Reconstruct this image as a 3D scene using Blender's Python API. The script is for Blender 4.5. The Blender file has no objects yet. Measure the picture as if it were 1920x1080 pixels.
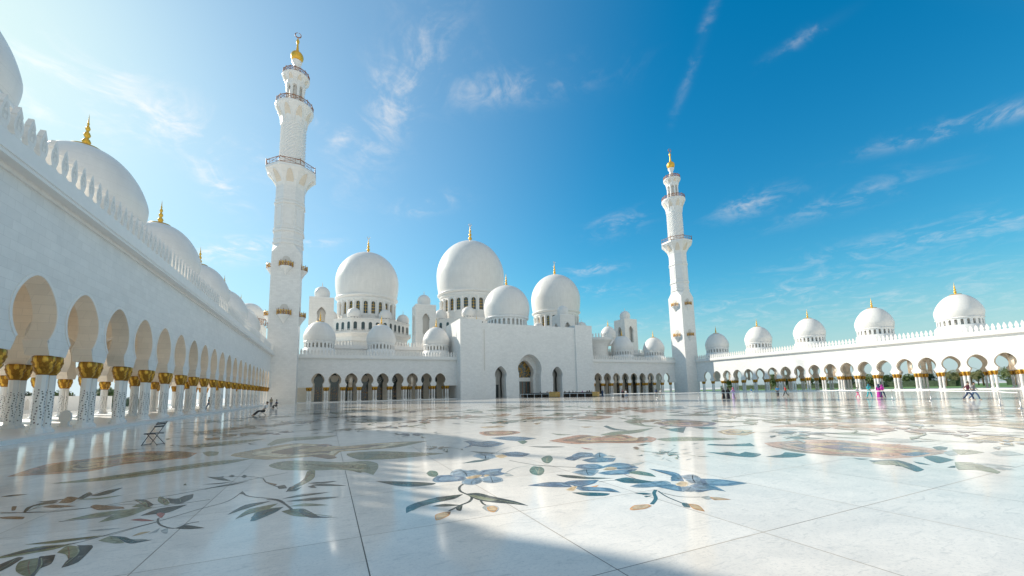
import bpy, math, random
from math import sin, cos, pi, radians, sqrt, atan2, tan
from mathutils import Vector, Matrix

random.seed(7)
C = bpy.context.scene.collection
SC = bpy.context.scene

# ------------------------------------------------------------------ camera
CAM_H = 1.756
FPX, YAW, PITCH, ROLL, CYPX = 748.906, 0.4321, 0.1198, -0.0223, 644.632
fwd = Vector((sin(YAW)*cos(PITCH), cos(YAW)*cos(PITCH), sin(PITCH)))
rgt = Vector((cos(YAW), -sin(YAW), 0))
up_ = rgt.cross(fwd)
r2 = rgt*cos(ROLL) + up_*sin(ROLL)
u2 = -rgt*sin(ROLL) + up_*cos(ROLL)
cam_d = bpy.data.cameras.new('camera')
cam = bpy.data.objects.new('camera', cam_d)
C.objects.link(cam)
cam.matrix_world = Matrix(((r2.x, u2.x, -fwd.x, 0), (r2.y, u2.y, -fwd.y, 0), (r2.z, u2.z, -fwd.z, CAM_H), (0, 0, 0, 1)))
cam_d.sensor_width = 36.0
cam_d.lens = FPX*36/1920
cam_d.shift_y = (CYPX-540)/1920
cam_d.clip_start = 0.1
cam_d.clip_end = 6000
SC.camera = cam

def ray(x, y):
    return fwd + r2*((x-960)/FPX) - u2*((y-CYPX)/FPX)
def ground_at(x, y, z=0.0):
    d = ray(x, y); t = (z-CAM_H)/d.z
    return (d.x*t, d.y*t)

# ------------------------------------------------------------------ light
SUNV = Vector((-1.0, 1.38, 1.0)).normalized()
sun_el = math.asin(SUNV.z)
sun_az = atan2(SUNV.x, SUNV.y)       # clockwise from +Y
sd = bpy.data.lights.new('sun', 'SUN')
sd.energy = 4.6
sd.angle = radians(0.6)
sd.color = (1.0, 0.925, 0.81)
so = bpy.data.objects.new('sun', sd)
so.rotation_euler = SUNV.to_track_quat('Z', 'Y').to_euler()
so.location = (-60, 80, 60)
C.objects.link(so)

SC.view_settings.view_transform = 'Standard'
SC.view_settings.look = 'None'
SC.view_settings.gamma = 1.0
SC.view_settings.exposure = 0.35
SKY_STRENGTH = 0.15

class NT:
    def __init__(s, tree):
        s.t = tree; s.n = tree.nodes; s.l = tree.links
    def node(s, typ, **kw):
        n = s.n.new(typ)
        for k, v in kw.items(): setattr(n, k, v)
        return n
    def put(s, sock, v):
        if isinstance(v, bpy.types.NodeSocket): s.l.new(v, sock)
        elif v is not None: sock.default_value = v
    def m(s, op, a, b=None, c=None, clamp=False):
        n = s.node('ShaderNodeMath', operation=op, use_clamp=clamp)
        s.put(n.inputs[0], a)
        if b is not None: s.put(n.inputs[1], b)
        if c is not None: s.put(n.inputs[2], c)
        return n.outputs[0]
    def vm(s, op, a, b=None, out=0):
        n = s.node('ShaderNodeVectorMath', operation=op)
        s.put(n.inputs[0], a)
        if b is not None: s.put(n.inputs[1], b)
        return n.outputs['Value'] if out == 'v' else n.outputs[0]
    def mix(s, f, a, b, blend='MIX'):
        n = s.node('ShaderNodeMix', data_type='RGBA', blend_type=blend)
        s.put(n.inputs[0], f); s.put(n.inputs[6], a); s.put(n.inputs[7], b)
        return n.outputs[2]
    def noise(s, vec, scale, detail=3, rough=.5, dist=0.0):
        n = s.node('ShaderNodeTexNoise')
        if vec is not None: s.put(n.inputs['Vector'], vec)
        n.inputs['Scale'].default_value = scale; n.inputs['Detail'].default_value = detail
        n.inputs['Roughness'].default_value = rough; n.inputs['Distortion'].default_value = dist
        return n.outputs[0]
    def ramp(s, f, stops):
        n = s.node('ShaderNodeValToRGB'); s.put(n.inputs[0], f)
        e = n.color_ramp.elements
        while len(e) < len(stops): e.new(.5)
        for el, (p, c) in zip(e, stops):
            el.position = p; el.color = c if isinstance(c, tuple) else (c, c, c, 1)
        return n.outputs[0]
    def mapr(s, v, a, b, c=0., d=1., smooth=True):
        n = s.node('ShaderNodeMapRange'); n.interpolation_type = 'SMOOTHSTEP' if smooth else 'LINEAR'
        s.put(n.inputs[0], v)
        for i, q in enumerate((a, b, c, d)): n.inputs[i+1].default_value = q
        return n.outputs[0]

# ---- world: clear sky with thin cirrus wisps
wd = bpy.data.worlds.new('World'); SC.world = wd; wd.use_nodes = True
w = NT(wd.node_tree)
for n in list(w.n): w.n.remove(n)
wout = w.node('ShaderNodeOutputWorld'); bg = w.node('ShaderNodeBackground')
sky = w.node('ShaderNodeTexSky', sky_type='NISHITA')
sky.sun_disc = False; sky.sun_elevation = sun_el; sky.sun_rotation = sun_az
sky.air_density = 1.0; sky.dust_density = 0.5; sky.ozone_density = 1.6; sky.altitude = 10
tc = w.node('ShaderNodeTexCoord')
dirv = w.vm('NORMALIZE', tc.outputs['Generated'])
sep = w.node('ShaderNodeSeparateXYZ'); w.l.new(dirv, sep.inputs[0])
hs = w.node('ShaderNodeHueSaturation'); hs.inputs['Saturation'].default_value = 1.42
w.l.new(sky.outputs[0], hs.inputs['Color'])
sund = w.vm('DOT_PRODUCT', dirv, tuple(SUNV), 'v')
w.l.new(w.mapr(sund, .35, .985, 1.50, 1.0), hs.inputs['Saturation'])
lum0 = w.node('ShaderNodeRGBToBW'); w.l.new(sky.outputs[0], lum0.inputs[0])
kk = w.m('DIVIDE', lum0.outputs[0], 5.5)
comp = w.m('DIVIDE', 1.0, w.m('SQRT', w.m('ADD', 1.0, w.m('MULTIPLY', kk, kk))))
tone = w.node('ShaderNodeVectorMath', operation='SCALE')
hz = w.node('ShaderNodeCombineColor')
w.l.new(w.m('MULTIPLY', lum0.outputs[0], .70), hz.inputs[0]); w.l.new(w.m('MULTIPLY', lum0.outputs[0], .87), hz.inputs[1]); w.l.new(w.m('MULTIPLY', lum0.outputs[0], 1.03), hz.inputs[2])
deep = w.mix(1.0, hs.outputs[0], w.mix(w.mapr(sund, .35, .95), (0.80, 1.19, .96, 1), (.82, 1.06, .99, 1)), 'MULTIPLY')
w.l.new(w.mix(w.mapr(sep.outputs[2], -.02, .24, .88, 0), deep, hz.outputs[0]), tone.inputs[0]); w.l.new(comp, tone.inputs['Scale'])
skycol = tone.outputs[0]
zc = w.m('MAXIMUM', sep.outputs[2], 0.02)
flat = w.node('ShaderNodeCombineXYZ')
w.l.new(w.m('DIVIDE', sep.outputs[0], w.m('ADD', zc, .12)), flat.inputs[0])
w.l.new(w.m('DIVIDE', sep.outputs[1], w.m('ADD', zc, .12)), flat.inputs[1])
# cirrus patches: centre, half length, half width (radians), tilt, strength
CIRRUS = [((270, 215), .17, .045, -22, .95), ((110, 190), .13, .05, -10, .7), ((398, 335), .06, .024, -52, 1.0),
 ((750, 175), .17, .050, 62, .85), ((790, 130), .10, .030, 20, .5), ((960, 165), .15, .030, 10, .65), ((1412, 384), .06, .020, 18, .60),
 ((1312, 85), .09, .009, 70, .42), ((1525, 60), .05, .009, 32, .45), ((1825, 232), .11, .012, 15, .55),
 ((1155, 425), .06, .022, 15, .40), ((1480, 548), .22, .022, 14, .42), ((1770, 445), .22, .022, 12, .40),
 ((450, 472), .10, .022, 5, .85), ((600, 455), .04, .014, 5, .7), ((800, 385), .07, .020, 12, .65), ((1580, 380), .10, .018, 18, .32),
 ((1700, 560), .34, .05, 4, .30), ((1110, 508), .07, .013, 10, .5), ((640, 262), .04, .018, 40, .75), ((590, 222), .03, .014, -40, .6), ((1350, 600), .3, .03, 5, .3), ((1130, 545), .10, .016, 2, .35)]
wn = w.noise(flat.outputs[0], 5.0, 8, .62, 1.3)
wn2 = w.noise(flat.outputs[0], 14.0, 6, .65, .8)
wisp = w.mapr(w.m('ADD', w.m('MULTIPLY', wn, .72), w.m('MULTIPLY', wn2, .28)), .44, .70)
tot = None
for (px, py), su, sv, tilt, st in CIRRUS:
    d = ray(px, py).normalized()
    t = radians(tilt)
    A = ray(px+8*cos(t), py-8*sin(t))-ray(px, py); A = (A-d*A.dot(d)).normalized(); B = d.cross(A)
    dv = w.vm('SUBTRACT', dirv, tuple(d))
    ua = w.m('MULTIPLY', w.vm('DOT_PRODUCT', dv, tuple(A), 'v'), 1/su)
    vb = w.m('MULTIPLY', w.vm('DOT_PRODUCT', dv, tuple(B), 'v'), 1/sv)
    # bend the streaks a little
    vb = w.m('ADD', vb, w.m('MULTIPLY', w.m('SUBTRACT', wn, .5), 1.5))
    ww = w.m('MULTIPLY', w.vm('DOT_PRODUCT', dv, tuple(d), 'v'), 2.0)
    rr = w.m('ADD', w.m('ADD', w.m('MULTIPLY', ua, ua), w.m('MULTIPLY', vb, vb)), w.m('MULTIPLY', ww, ww))
    g = w.m('MULTIPLY', w.m('EXPONENT', w.m('MULTIPLY', rr, -1.0)), st)
    tot = g if tot is None else w.m('MAXIMUM', tot, g)
cl = w.m('MULTIPLY', tot, w.m('ADD', w.m('MULTIPLY', wisp, .95), .03), clamp=True)
lum = w.node('ShaderNodeRGBToBW'); w.l.new(skycol, lum.inputs[0])
cc = w.node('ShaderNodeCombineColor')
lv = w.m('ADD', w.m('MULTIPLY', lum.outputs[0], .50), 3.3)
w.l.new(lv, cc.inputs[0]); w.l.new(w.m('MULTIPLY', lv, 1.01), cc.inputs[1]); w.l.new(w.m('MULTIPLY', lv, 1.03), cc.inputs[2])
skyc = w.mix(cl, skycol, cc.outputs[0])
# white haze added to the unseen sky behind and overhead to brighten shaded marble
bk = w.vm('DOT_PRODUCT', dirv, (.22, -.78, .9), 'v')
fill_veil = w.m('MULTIPLY', w.mapr(bk, .50, 1.15), w.m('ADD', .62, w.m('MULTIPLY', wn, .35)), clamp=True)
skyc = w.mix(fill_veil, skyc, (3.5, 3.4, 3.25, 1))
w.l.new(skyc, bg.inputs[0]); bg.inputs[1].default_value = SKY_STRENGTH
w.l.new(bg.outputs[0], wout.inputs[0])

# ------------------------------------------------------------------ materials
def newmat(name):
    m = bpy.data.materials.new(name); m.use_nodes = True
    t = NT(m.node_tree)
    p = t.n.get('Principled BSDF')
    return m, t, p
def plain(name, col, rough=.5, metal=0.0, var=.0, scale=8., spec=.5):
    m, t, p = newmat(name)
    p.inputs['Roughness'].default_value = rough; p.inputs['Metallic'].default_value = metal
    p.inputs['Specular IOR Level'].default_value = spec
    if var > 0:
        g = t.node('ShaderNodeNewGeometry')
        nz = t.noise(g.outputs['Position'], scale, 4, .6)
        k = t.mapr(nz, .3, .7, 1-var, 1+var, False)
        vv = t.node('ShaderNodeVectorMath', operation='SCALE')
        vv.inputs[0].default_value = col; t.l.new(k, vv.inputs['Scale'])
        t.l.new(vv.outputs[0], p.inputs['Base Color'])
    else:
        p.inputs['Base Color'].default_value = (*col, 1)
    return m

def marble_wall(name, col, bw=.9, bh=.45, mortar=.010, contrast=.045, rough=.40, seam=.84):
    m, t, p = newmat(name)
    g = t.node('ShaderNodeNewGeometry')
    s = t.node('ShaderNodeSeparateXYZ'); t.l.new(g.outputs['Position'], s.inputs[0])
    cx = t.node('ShaderNodeCombineXYZ')
    t.l.new(t.m('ADD', s.outputs[0], s.outputs[1]), cx.inputs[0]); t.l.new(s.outputs[2], cx.inputs[1])
    b = t.node('ShaderNodeTexBrick'); t.l.new(cx.outputs[0], b.inputs['Vector'])
    b.inputs['Scale'].default_value = 1.0
    b.inputs['Brick Width'].default_value = bw; b.inputs['Row Height'].default_value = bh
    b.inputs['Mortar Size'].default_value = mortar; b.inputs['Mortar Smooth'].default_value = .3
    lo = tuple(c*(1-contrast) for c in col); hi = tuple(c*(1+contrast*.6) for c in col)
    b.inputs['Color1'].default_value = (*lo, 1); b.inputs['Color2'].default_value = (*hi, 1)
    b.inputs['Mortar'].default_value = (*[c*seam for c in col], 1)
    nz = t.noise(g.outputs['Position'], 1.3, 6, .65, .6)
    nz2 = t.noise(g.outputs['Position'], .12, 3, .5)
    k = t.m('ADD', t.mapr(nz, .3, .7, .955, 1.03, False), t.mapr(nz2, .3, .7, -.03, .02, False))
    vv = t.node('ShaderNodeVectorMath', operation='SCALE'); t.l.new(b.outputs['Color'], vv.inputs[0]); t.l.new(k, vv.inputs['Scale'])
    t.l.new(vv.outputs[0], p.inputs['Base Color'])
    p.inputs['Roughness'].default_value = rough; p.inputs['Specular IOR Level'].default_value = .35
    bp = t.node('ShaderNodeBump'); bp.inputs['Strength'].default_value = .25; bp.inputs['Distance'].default_value = .01
    t.l.new(t.m('SUBTRACT', 1.0, b.outputs['Fac']), bp.inputs['Height']); t.l.new(bp.outputs[0], p.inputs['Normal'])
    return m

WHITE = (.85, .83, .795)
M = {}
M['wall'] = marble_wall('white_marble_cladding', WHITE)
M['wall_far'] = marble_wall('pale_marble_cladding', (.83, .80, .75), 1.6, .8, .02, .03)
M['trim'] = plain('smooth_white_marble', (.85, .83, .795), .35, var=.03, scale=1.2, spec=.35)
M['warm'] = marble_wall('warm_lit_marble_lining', (.81, .71, .585), .9, .45, .012, .05, seam=.86)  # interior stone tinted tan, warm bounce light put into the colour
M['vault'] = plain('warm_lit_plaster_vault', (.80, .68, .53), .7, var=.05, scale=.8)  # plaster tinted with the warm bounce light under the vaults
def dome_mat():
    m, t, p = newmat('dome_marble')
    g = t.node('ShaderNodeNewGeometry'); s = t.node('ShaderNodeSeparateXYZ'); t.l.new(g.outputs['Position'], s.inputs[0])
    mp = t.node('ShaderNodeMapping'); mp.inputs['Scale'].default_value = (1.2, 1.2, .12); t.l.new(g.outputs['Position'], mp.inputs['Vector'])
    streak = t.noise(mp.outputs[0], 1.0, 6, .65, .4); blot = t.noise(g.outputs['Position'], .35, 5, .6, .6)
    fz = t.m('FRACT', t.m('DIVIDE', s.outputs[2], .92)); seam = t.m('LESS_THAN', fz, .035)
    k = t.m('ADD', t.mapr(streak, .32, .68, .945, 1.02, False), t.mapr(blot, .3, .7, -.05, .02, False))
    k = t.m('SUBTRACT', k, t.m('MULTIPLY', seam, .07))
    vv = t.node('ShaderNodeVectorMath', operation='SCALE'); vv.inputs[0].default_value = (.83, .80, .755); t.l.new(k, vv.inputs['Scale'])
    t.l.new(vv.outputs[0], p.inputs['Base Color']); p.inputs['Roughness'].default_value = .38; p.inputs['Specular IOR Level'].default_value = .3
    return m
M['dome'] = dome_mat()
M['merlon'] = plain('carved_marble_cresting', (.84, .81, .76), .45, var=.06, scale=6)
M['recess'] = plain('darker_marble_recess', (.66, .63, .58), .6, var=.08, scale=5)  # darker marble tone for recesses, niches and inner walls
M['merlon_in'] = plain('shade_toned_cresting_panel', (.74, .71, .66), .6, var=.14, scale=9)  # flat panel, darker colour paints the shade of a recess
M['gold'] = plain('gilded_metal', (.86, .50, .07), .42, .6, var=.18, scale=14)
M['goldcap'] = plain('gilded_palm_leaf', (.36, .17, .016), .42, .5, var=.30, scale=22)
M['goldedge'] = plain('bright_gilded_ridge', (.74, .42, .06), .28, .6, var=.1, scale=22)
M['bronze'] = plain('bronze_railing_metal', (.34, .15, .07), .5, .2, var=.2, scale=9)
M['dark'] = plain('dark_opening', (.045, .04, .035), .6)
M['glass'] = plain('dark_tinted_glass', (.045, .06, .06), .08, 0, spec=.8)
M['inlaydot'] = plain('dark_vine_inlay', (.035, .045, .035), .3, var=.4, scale=9)
M['inlaydot2'] = plain('purple_vine_inlay', (.09, .035, .045), .3, var=.4, scale=9)
M['shaft'] = plain('column_marble', (.84, .815, .775), .25, var=.03, scale=3)

# courtyard floor: 2.2 m polished marble panels with dark joints
def floor_mat():
    m, t, p = newmat('polished_marble_paving')
    g = t.node('ShaderNodeNewGeometry'); s = t.node('ShaderNodeSeparateXYZ'); t.l.new(g.outputs['Position'], s.inputs[0])
    X0, Y0, P = .43, 3.37, 2.21
    u = t.m('DIVIDE', t.m('SUBTRACT', s.outputs[0], X0), P); v = t.m('DIVIDE', t.m('SUBTRACT', s.outputs[1], Y0), P)
    fu = t.m('FLOOR', u); fv = t.m('FLOOR', v)
    du = t.m('ABSOLUTE', t.m('SUBTRACT', u, t.m('ROUND', u))); dv = t.m('ABSOLUTE', t.m('SUBTRACT', v, t.m('ROUND', v)))
    id_ = t.node('ShaderNodeCombineXYZ'); t.l.new(fu, id_.inputs[0]); t.l.new(fv, id_.inputs[1])
    wn_ = t.node('ShaderNodeTexWhiteNoise', noise_dimensions='3D'); t.l.new(id_.outputs[0], wn_.inputs['Vector'])
    nz = t.noise(g.outputs['Position'], 1.1, 8, .72, .8)
    nz2 = t.noise(g.outputs['Position'], 26, 6, .8)
    nz3 = t.noise(g.outputs['Position'], .16, 3, .5)
    base = t.mix(t.mapr(nz, .35, .68), (.77, .73, .665, 1), (.88, .825, .745, 1))
    base = t.mix(t.m('MULTIPLY', t.mapr(nz2, .50, .64), .40), base, (.47, .47, .465, 1))
    strk = t.node('ShaderNodeMapping'); strk.inputs['Scale'].default_value = (1.0, 3.2, 1); strk.inputs['Rotation'].default_value = (0, 0, .35)
    t.l.new(g.outputs['Position'], strk.inputs['Vector'])
    vein = t.noise(strk.outputs[0], 2.4, 9, .75, 1.5)
    base = t.mix(t.m('MULTIPLY', t.mapr(vein, .52, .66), .55), base, (.54, .525, .49, 1))
    tile = t.mapr(wn_.outputs['Value'], 0, 1, .92, 1.04, False)
    k = t.m('MULTIPLY', tile, t.mapr(nz3, .3, .7, .97, 1.02, False))
    vv = t.node('ShaderNodeVectorMath', operation='SCALE'); t.l.new(base, vv.inputs[0]); t.l.new(k, vv.inputs['Scale'])
    exp_j = t.m('LESS_THAN', t.m('ABSOLUTE', u), .0030)      # wide expansion joint
    jw = t.m('MAXIMUM', exp_j, t.m('LESS_THAN', t.m('MINIMUM', du, t.m('ADD', dv, .0003)), .0027))
    jn = t.noise(g.outputs['Position'], .5, 2, .5)
    jc = t.mix(t.mapr(jn, .4, .6), (.11, .095, .08, 1), (.30, .24, .17, 1))
    jc = t.mix(exp_j, jc, (.05, .04, .03, 1))
    col = t.mix(t.m('MULTIPLY', jw, .92), vv.outputs[0], jc)
    t.l.new(col, p.inputs['Base Color'])
    rg = t.m('ADD', t.mapr(nz, .3, .7, .07, .13, False), t.m('MULTIPLY', jw, .4))
    t.l.new(rg, p.inputs['Roughness'])
    p.inputs['IOR'].default_value = 1.5; p.inputs['Specular IOR Level'].default_value = .18
    # every panel lies at a very slightly different angle
    off = t.vm('SUBTRACT', wn_.outputs['Color'], (.5, .5, .5))
    sc = t.node('ShaderNodeVectorMath', operation='MULTIPLY'); t.l.new(off, sc.inputs[0]); sc.inputs[1].default_value = (.006, .006, 0)
    bp = t.node('ShaderNodeBump'); bp.inputs['Strength'].default_value = .22; bp.inputs['Distance'].default_value = .004
    t.l.new(t.m('ADD', t.noise(g.outputs['Position'], .9, 3, .5), t.m('MULTIPLY', jw, -1.5)), bp.inputs['Height'])
    nn = t.vm('NORMALIZE', t.vm('ADD', bp.outputs[0], sc.outputs[0]))
    t.l.new(nn, p.inputs['Normal'])
    return m
M['floor'] = floor_mat()

INK = {'teal': (.03, .085, .10), 'dark': (.03, .045, .045), 'green': (.09, .16, .12), 'olive': (.185, .185, .095),
       'sage': (.23, .25, .17), 'blue': (.135, .215, .29), 'ltblue': (.27, .34, .39),
       'dkblue': (.075, .13, .21),
       'cream': (.72, .58, .38), 'orange': (.58, .28, .09), 'terra': (.44, .23, .14), 'pink': (.48, .31, .23),
       'purple': (.20, .125, .155), 'brown': (.21, .115, .06), 'tan': (.47, .34, .19), 'red': (.36, .10, .08), 'grey': (.38, .40, .38)}
def ink_mat(name, c):
    m, t, p = newmat('inlaid_'+name+'_stone')
    g = t.node('ShaderNodeNewGeometry')
    nz = t.noise(g.outputs['Position'], 3.2, 6, .7, 1.2)
    nb = t.noise(g.outputs['Position'], 11, 4, .7, .5)
    a = tuple(x*.70 for x in c); b = tuple(min(1, x*1.35+.02) for x in c)
    col = t.mix(t.mapr(nz, .36, .64), (*a, 1), (*b, 1))
    col = t.mix(t.m('MULTIPLY', t.mapr(nb, .55, .7), .25), col, (.55, .54, .5, 1))
    t.l.new(col, p.inputs['Base Color'])
    p.inputs['Roughness'].default_value = .12; p.inputs['Specular IOR Level'].default_value = .12
    return m
for k_, c_ in INK.items(): M['ink_'+k_] = ink_mat(k_, c_)

def foliage(name, c):
    m, t, p = newmat(name)
    oi = t.node('ShaderNodeObjectInfo'); g = t.node('ShaderNodeNewGeometry')
    nz = t.noise(g.outputs['Position'], 2.3, 3, .6)
    k = t.mapr(nz, .3, .7, .6, 1.5, False)
    vv = t.node('ShaderNodeVectorMath', operation='SCALE'); vv.inputs[0].default_value = c; t.l.new(k, vv.inputs['Scale'])
    t.l.new(vv.outputs[0], p.inputs['Base Color']); p.inputs['Roughness'].default_value = .6
    return m
M['leaf'] = foliage('green_foliage', (.105, .150, .045)); M['palmleaf'] = foliage('palm_frond', (.20, .20, .08))
M['hedge'] = foliage('dark_hedge_leaves', (.035, .065, .025))
M['bark'] = plain('brown_bark', (.20, .14, .09), .9, var=.3, scale=10)
M['grass'] = foliage('lawn_grass', (.12, .21, .04))
M['pave'] = plain('outer_pale_paving', (.62, .60, .57), .6, var=.08, scale=.6)

# ------------------------------------------------------------------ mesh helpers
class MB:
    def __init__(s): s.v = []; s.f = []; s.mi = []; s.sm = []; s.mats = []
    def mat(s, m):
        if m not in s.mats: s.mats.append(m)
        return s.mats.index(m)
    def add(s, vs, fs, m, smooth=False):
        o = len(s.v); s.v += [tuple(q) for q in vs]; i = s.mat(m)
        for f in fs: s.f.append(tuple(o+k for k in f)); s.mi.append(i); s.sm.append(smooth)
    def box(s, x0, x1, y0, y1, z0, z1, m, T=None):
        vs = [(x, y, z) for z in (z0, z1) for y in (y0, y1) for x in (x0, x1)]
        if T: vs = [T(*q) for q in vs]
        s.add(vs, [(0, 2, 3, 1), (4, 5, 7, 6), (0, 1, 5, 4), (2, 6, 7, 3), (0, 4, 6, 2), (1, 3, 7, 5)], m)
    def lathe(s, cx, cy, prof, n, m, smooth=True, ph=0., cap=True):
        vs = []; fs = []
        for r, z in prof:
            for k in range(n):
                a = ph+2*pi*k/n; vs.append((cx+r*cos(a), cy+r*sin(a), z))
        for i in range(len(prof)-1):
            for k in range(n):
                k2 = (k+1) % n
                fs.append((i*n+k, i*n+k2, (i+1)*n+k2, (i+1)*n+k))
        s.add(vs, fs, m, smooth)
        if cap:
            for i, rev in ((0, True), (len(prof)-1, False)):
                if prof[i][0] > 1e-4:
                    ring = [vs[i*n+k] for k in range(n)]
                    s.add(ring, [tuple(range(n))[::-1] if rev else tuple(range(n))], m, False)
    def tube(s, p, q, r0, r1, m, n=6, smooth=True):
        p = Vector(p); q = Vector(q); d = (q-p).normalized()
        a = d.orthogonal().normalized(); b = d.cross(a); vs = []
        for c, r in ((p, r0), (q, r1)):
            for k in range(n):
                t = 2*pi*k/n; vs.append(c+a*(r*cos(t))+b*(r*sin(t)))
        fs = [(k, (k+1) % n, n+(k+1) % n, n+k) for k in range(n)]
        s.add(vs, fs, m, smooth); s.add(vs, [tuple(range(n))[::-1], tuple(range(n, 2*n))], m)
    def prism(s, poly, T, d0, d1, m):
        """poly = 2D outline (a,b); T(a,b,d) -> world"""
        n = len(poly)
        vs = [T(a, b, d0) for a, b in poly]+[T(a, b, d1) for a, b in poly]
        fs = [tuple(range(n)), tuple(range(2*n-1, n-1, -1))]+[(k, k+n, (k+1) % n+n, (k+1) % n) for k in range(n)]
        s.add(vs, fs, m)
    def build(s, name, loc=(0, 0, 0)):
        me = bpy.data.meshes.new(name)
        me.from_pydata(s.v, [], s.f)
        for m in s.mats: me.materials.append(m)
        me.polygons.foreach_set('material_index', s.mi); me.polygons.foreach_set('use_smooth', s.sm)
        me.update()
        return me

def link(name, data, parent=None, loc=(0, 0, 0), rot=0.0, world=True, label=None, cat=None, group=None, kind=None, scale=None):
    o = bpy.data.objects.new(name, data)
    o.location = loc; o.rotation_euler = (0, 0, rot)
    if scale: o.scale = (scale,)*3
    if parent is not None:
        o.parent = parent
        if world: o.matrix_parent_inverse = Matrix.Translation(-Vector(WLOC.get(parent.name, (0, 0, 0))))
    else:
        WLOC[o.name] = tuple(loc) if data is None else (0, 0, 0)
    if label: o['label'] = label
    if cat: o['category'] = cat
    if group: o['group'] = group
    if kind: o['kind'] = kind
    C.objects.link(o)
    return o
WLOC = {}
def thing(name, loc, label, cat, group=None, rot=0.0):
    o = link(name, None, None, loc, rot, label=label, cat=cat, group=group)
    WLOC[o.name] = tuple(loc)
    return o
def part(mb, name, parent, world=True, **kw):
    return link(name, mb.build(name), parent, world=world, **kw)

# arch outline: (half width, height) from the springing to the apex
def horseshoe(hw, z0, z1, neck, zn, n=14, bottom=None, pt=.10):
    """z0 bottom, zn neck height, z1 apex"""
    bottom = bottom or neck
    R = hw
    zc = zn + sqrt(max(R*R-neck*neck, 0))
    k = (z1-zc)/R
    pts = [(bottom, z0), (bottom*.5+neck*.5-.02, (z0+zn)/2), (neck, zn)]
    a0 = -math.acos(min(1, neck/R))
    for i in range(1, n+1):
        a = a0+(pi/2-a0)*i/n
        x = R*cos(a); z = R*sin(a)
        if a > 0:
            z = z*(1+(k-1)*(sin(a)**5))
            x = x*(1-.025*sin(2*a))
        pts.append((max(x, 0), zc+z))
    pts[-1] = (0, z1)
    return pts

def arch_bay(mb, T, u0, u1, uc, prof, ztop, v0, v1, mf, mr, zb=None):
    """one bay of a wall with an arched opening between v0 (front) and v1 (back)"""
    zb = prof[0][1] if zb is None else zb
    for v, flip in ((v0, False), (v1, True)):
        vs = []; fs = []
        n = len(prof)
        for sgn, ue in ((1, u1), (-1, u0)):
            o = len(vs)
            for hw, z in prof:
                vs.append(T(uc+sgn*hw, v, z)); vs.append(T(ue, v, z))
            for i in range(n-1):
                q = (o+2*i, o+2*i+1, o+2*i+3, o+2*i+2)
                fs.append(q if (sgn > 0) != flip else q[::-1])
        o = len(vs)
        zt = prof[-1][1]
        vs += [T(u0, v, zt), T(uc, v, zt), T(u1, v, zt), T(u1, v, ztop), T(uc, v, ztop), T(u0, v, ztop)]
        for q in ((o, o+1, o+4, o+5), (o+1, o+2, o+3, o+4)):
            fs.append(q if not flip else q[::-1])
        mb.add(vs, fs, mf)
    # reveal
    vs = []; fs = []
    full = [(-hw, z) for hw, z in prof]+[(hw, z) for hw, z in prof[::-1][1:]]
    for a, z in full: vs += [T(uc+a, v0, z), T(uc+a, v1, z)]
    for i in range(len(full)-1): fs.append((2*i, 2*i+1, 2*i+3, 2*i+2))
    mb.add(vs, fs, mr, False)
    # pier soffits
    for a, b in ((u0, uc-prof[0][0]), (uc+prof[0][0], u1)):
        if b-a > .01:
            z = prof[0][1]
            mb.add([T(a, v0, z), T(b, v0, z), T(b, v1, z), T(a, v1, z)], [(0, 3, 2, 1)], mr)

def arch_trim(mb, T, uc, prof, v, proud, wd_, m):
    """thin raised band round an opening"""
    pts = [(-hw, z) for hw, z in prof[2:]]+[(hw, z) for hw, z in prof[2:][::-1][1:]]
    zc = sum(z for _, z in pts)/len(pts)
    vs = []; fs = []
    n = len(pts)
    for i, (a, z) in enumerate(pts):
        p0 = pts[max(i-1, 0)]; p1 = pts[min(i+1, n-1)]
        tx, tz = p1[0]-p0[0], p1[1]-p0[1]; L = math.hypot(tx, tz) or 1
        nx, nz = -tz/L, tx/L
        vs += [T(uc+a, v, z), T(uc+a, v-proud, z), T(uc+a+nx*wd_, v-proud, z+nz*wd_), T(uc+a+nx*wd_, v, z+nz*wd_)]
    for i in range(n-1):
        for j in range(3): fs.append((4*i+j, 4*i+j+1, 4*i+j+5, 4*i+j+4))
    mb.add(vs, fs, m)

# ------------------------------------------------------------------ key dimensions
XL, XR, DY = -12.99, 133.75, 120.24
BAY = 4.2
YF = 114.32; TW = 6.7; XO = 1.04
ST = 0.20
CAPZ, SPR, APEX = 4.13, 4.86, 7.98
SOF, FAS, MTOP = 11.95, 12.92, 14.5

# ------------------------------------------------------------------ ground and floor
gm = MB(); gm.add([(-3000, -3000, -.25), (3000, -3000, -.25), (3000, 3000, -.25), (-3000, 3000, -.25)], [(0, 1, 2, 3)], M['pave'])
link('ground', gm.build('ground'), label='pale outer paving reaching the horizon', cat='ground', kind='structure')
fm = MB(); fm.box(-60, 175, -45, 190, -.2, 0, M['floor'])
floor = link('courtyard_floor', fm.build('courtyard_floor'), label='polished white marble courtyard floor with joints', cat='floor', kind='structure')

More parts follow.
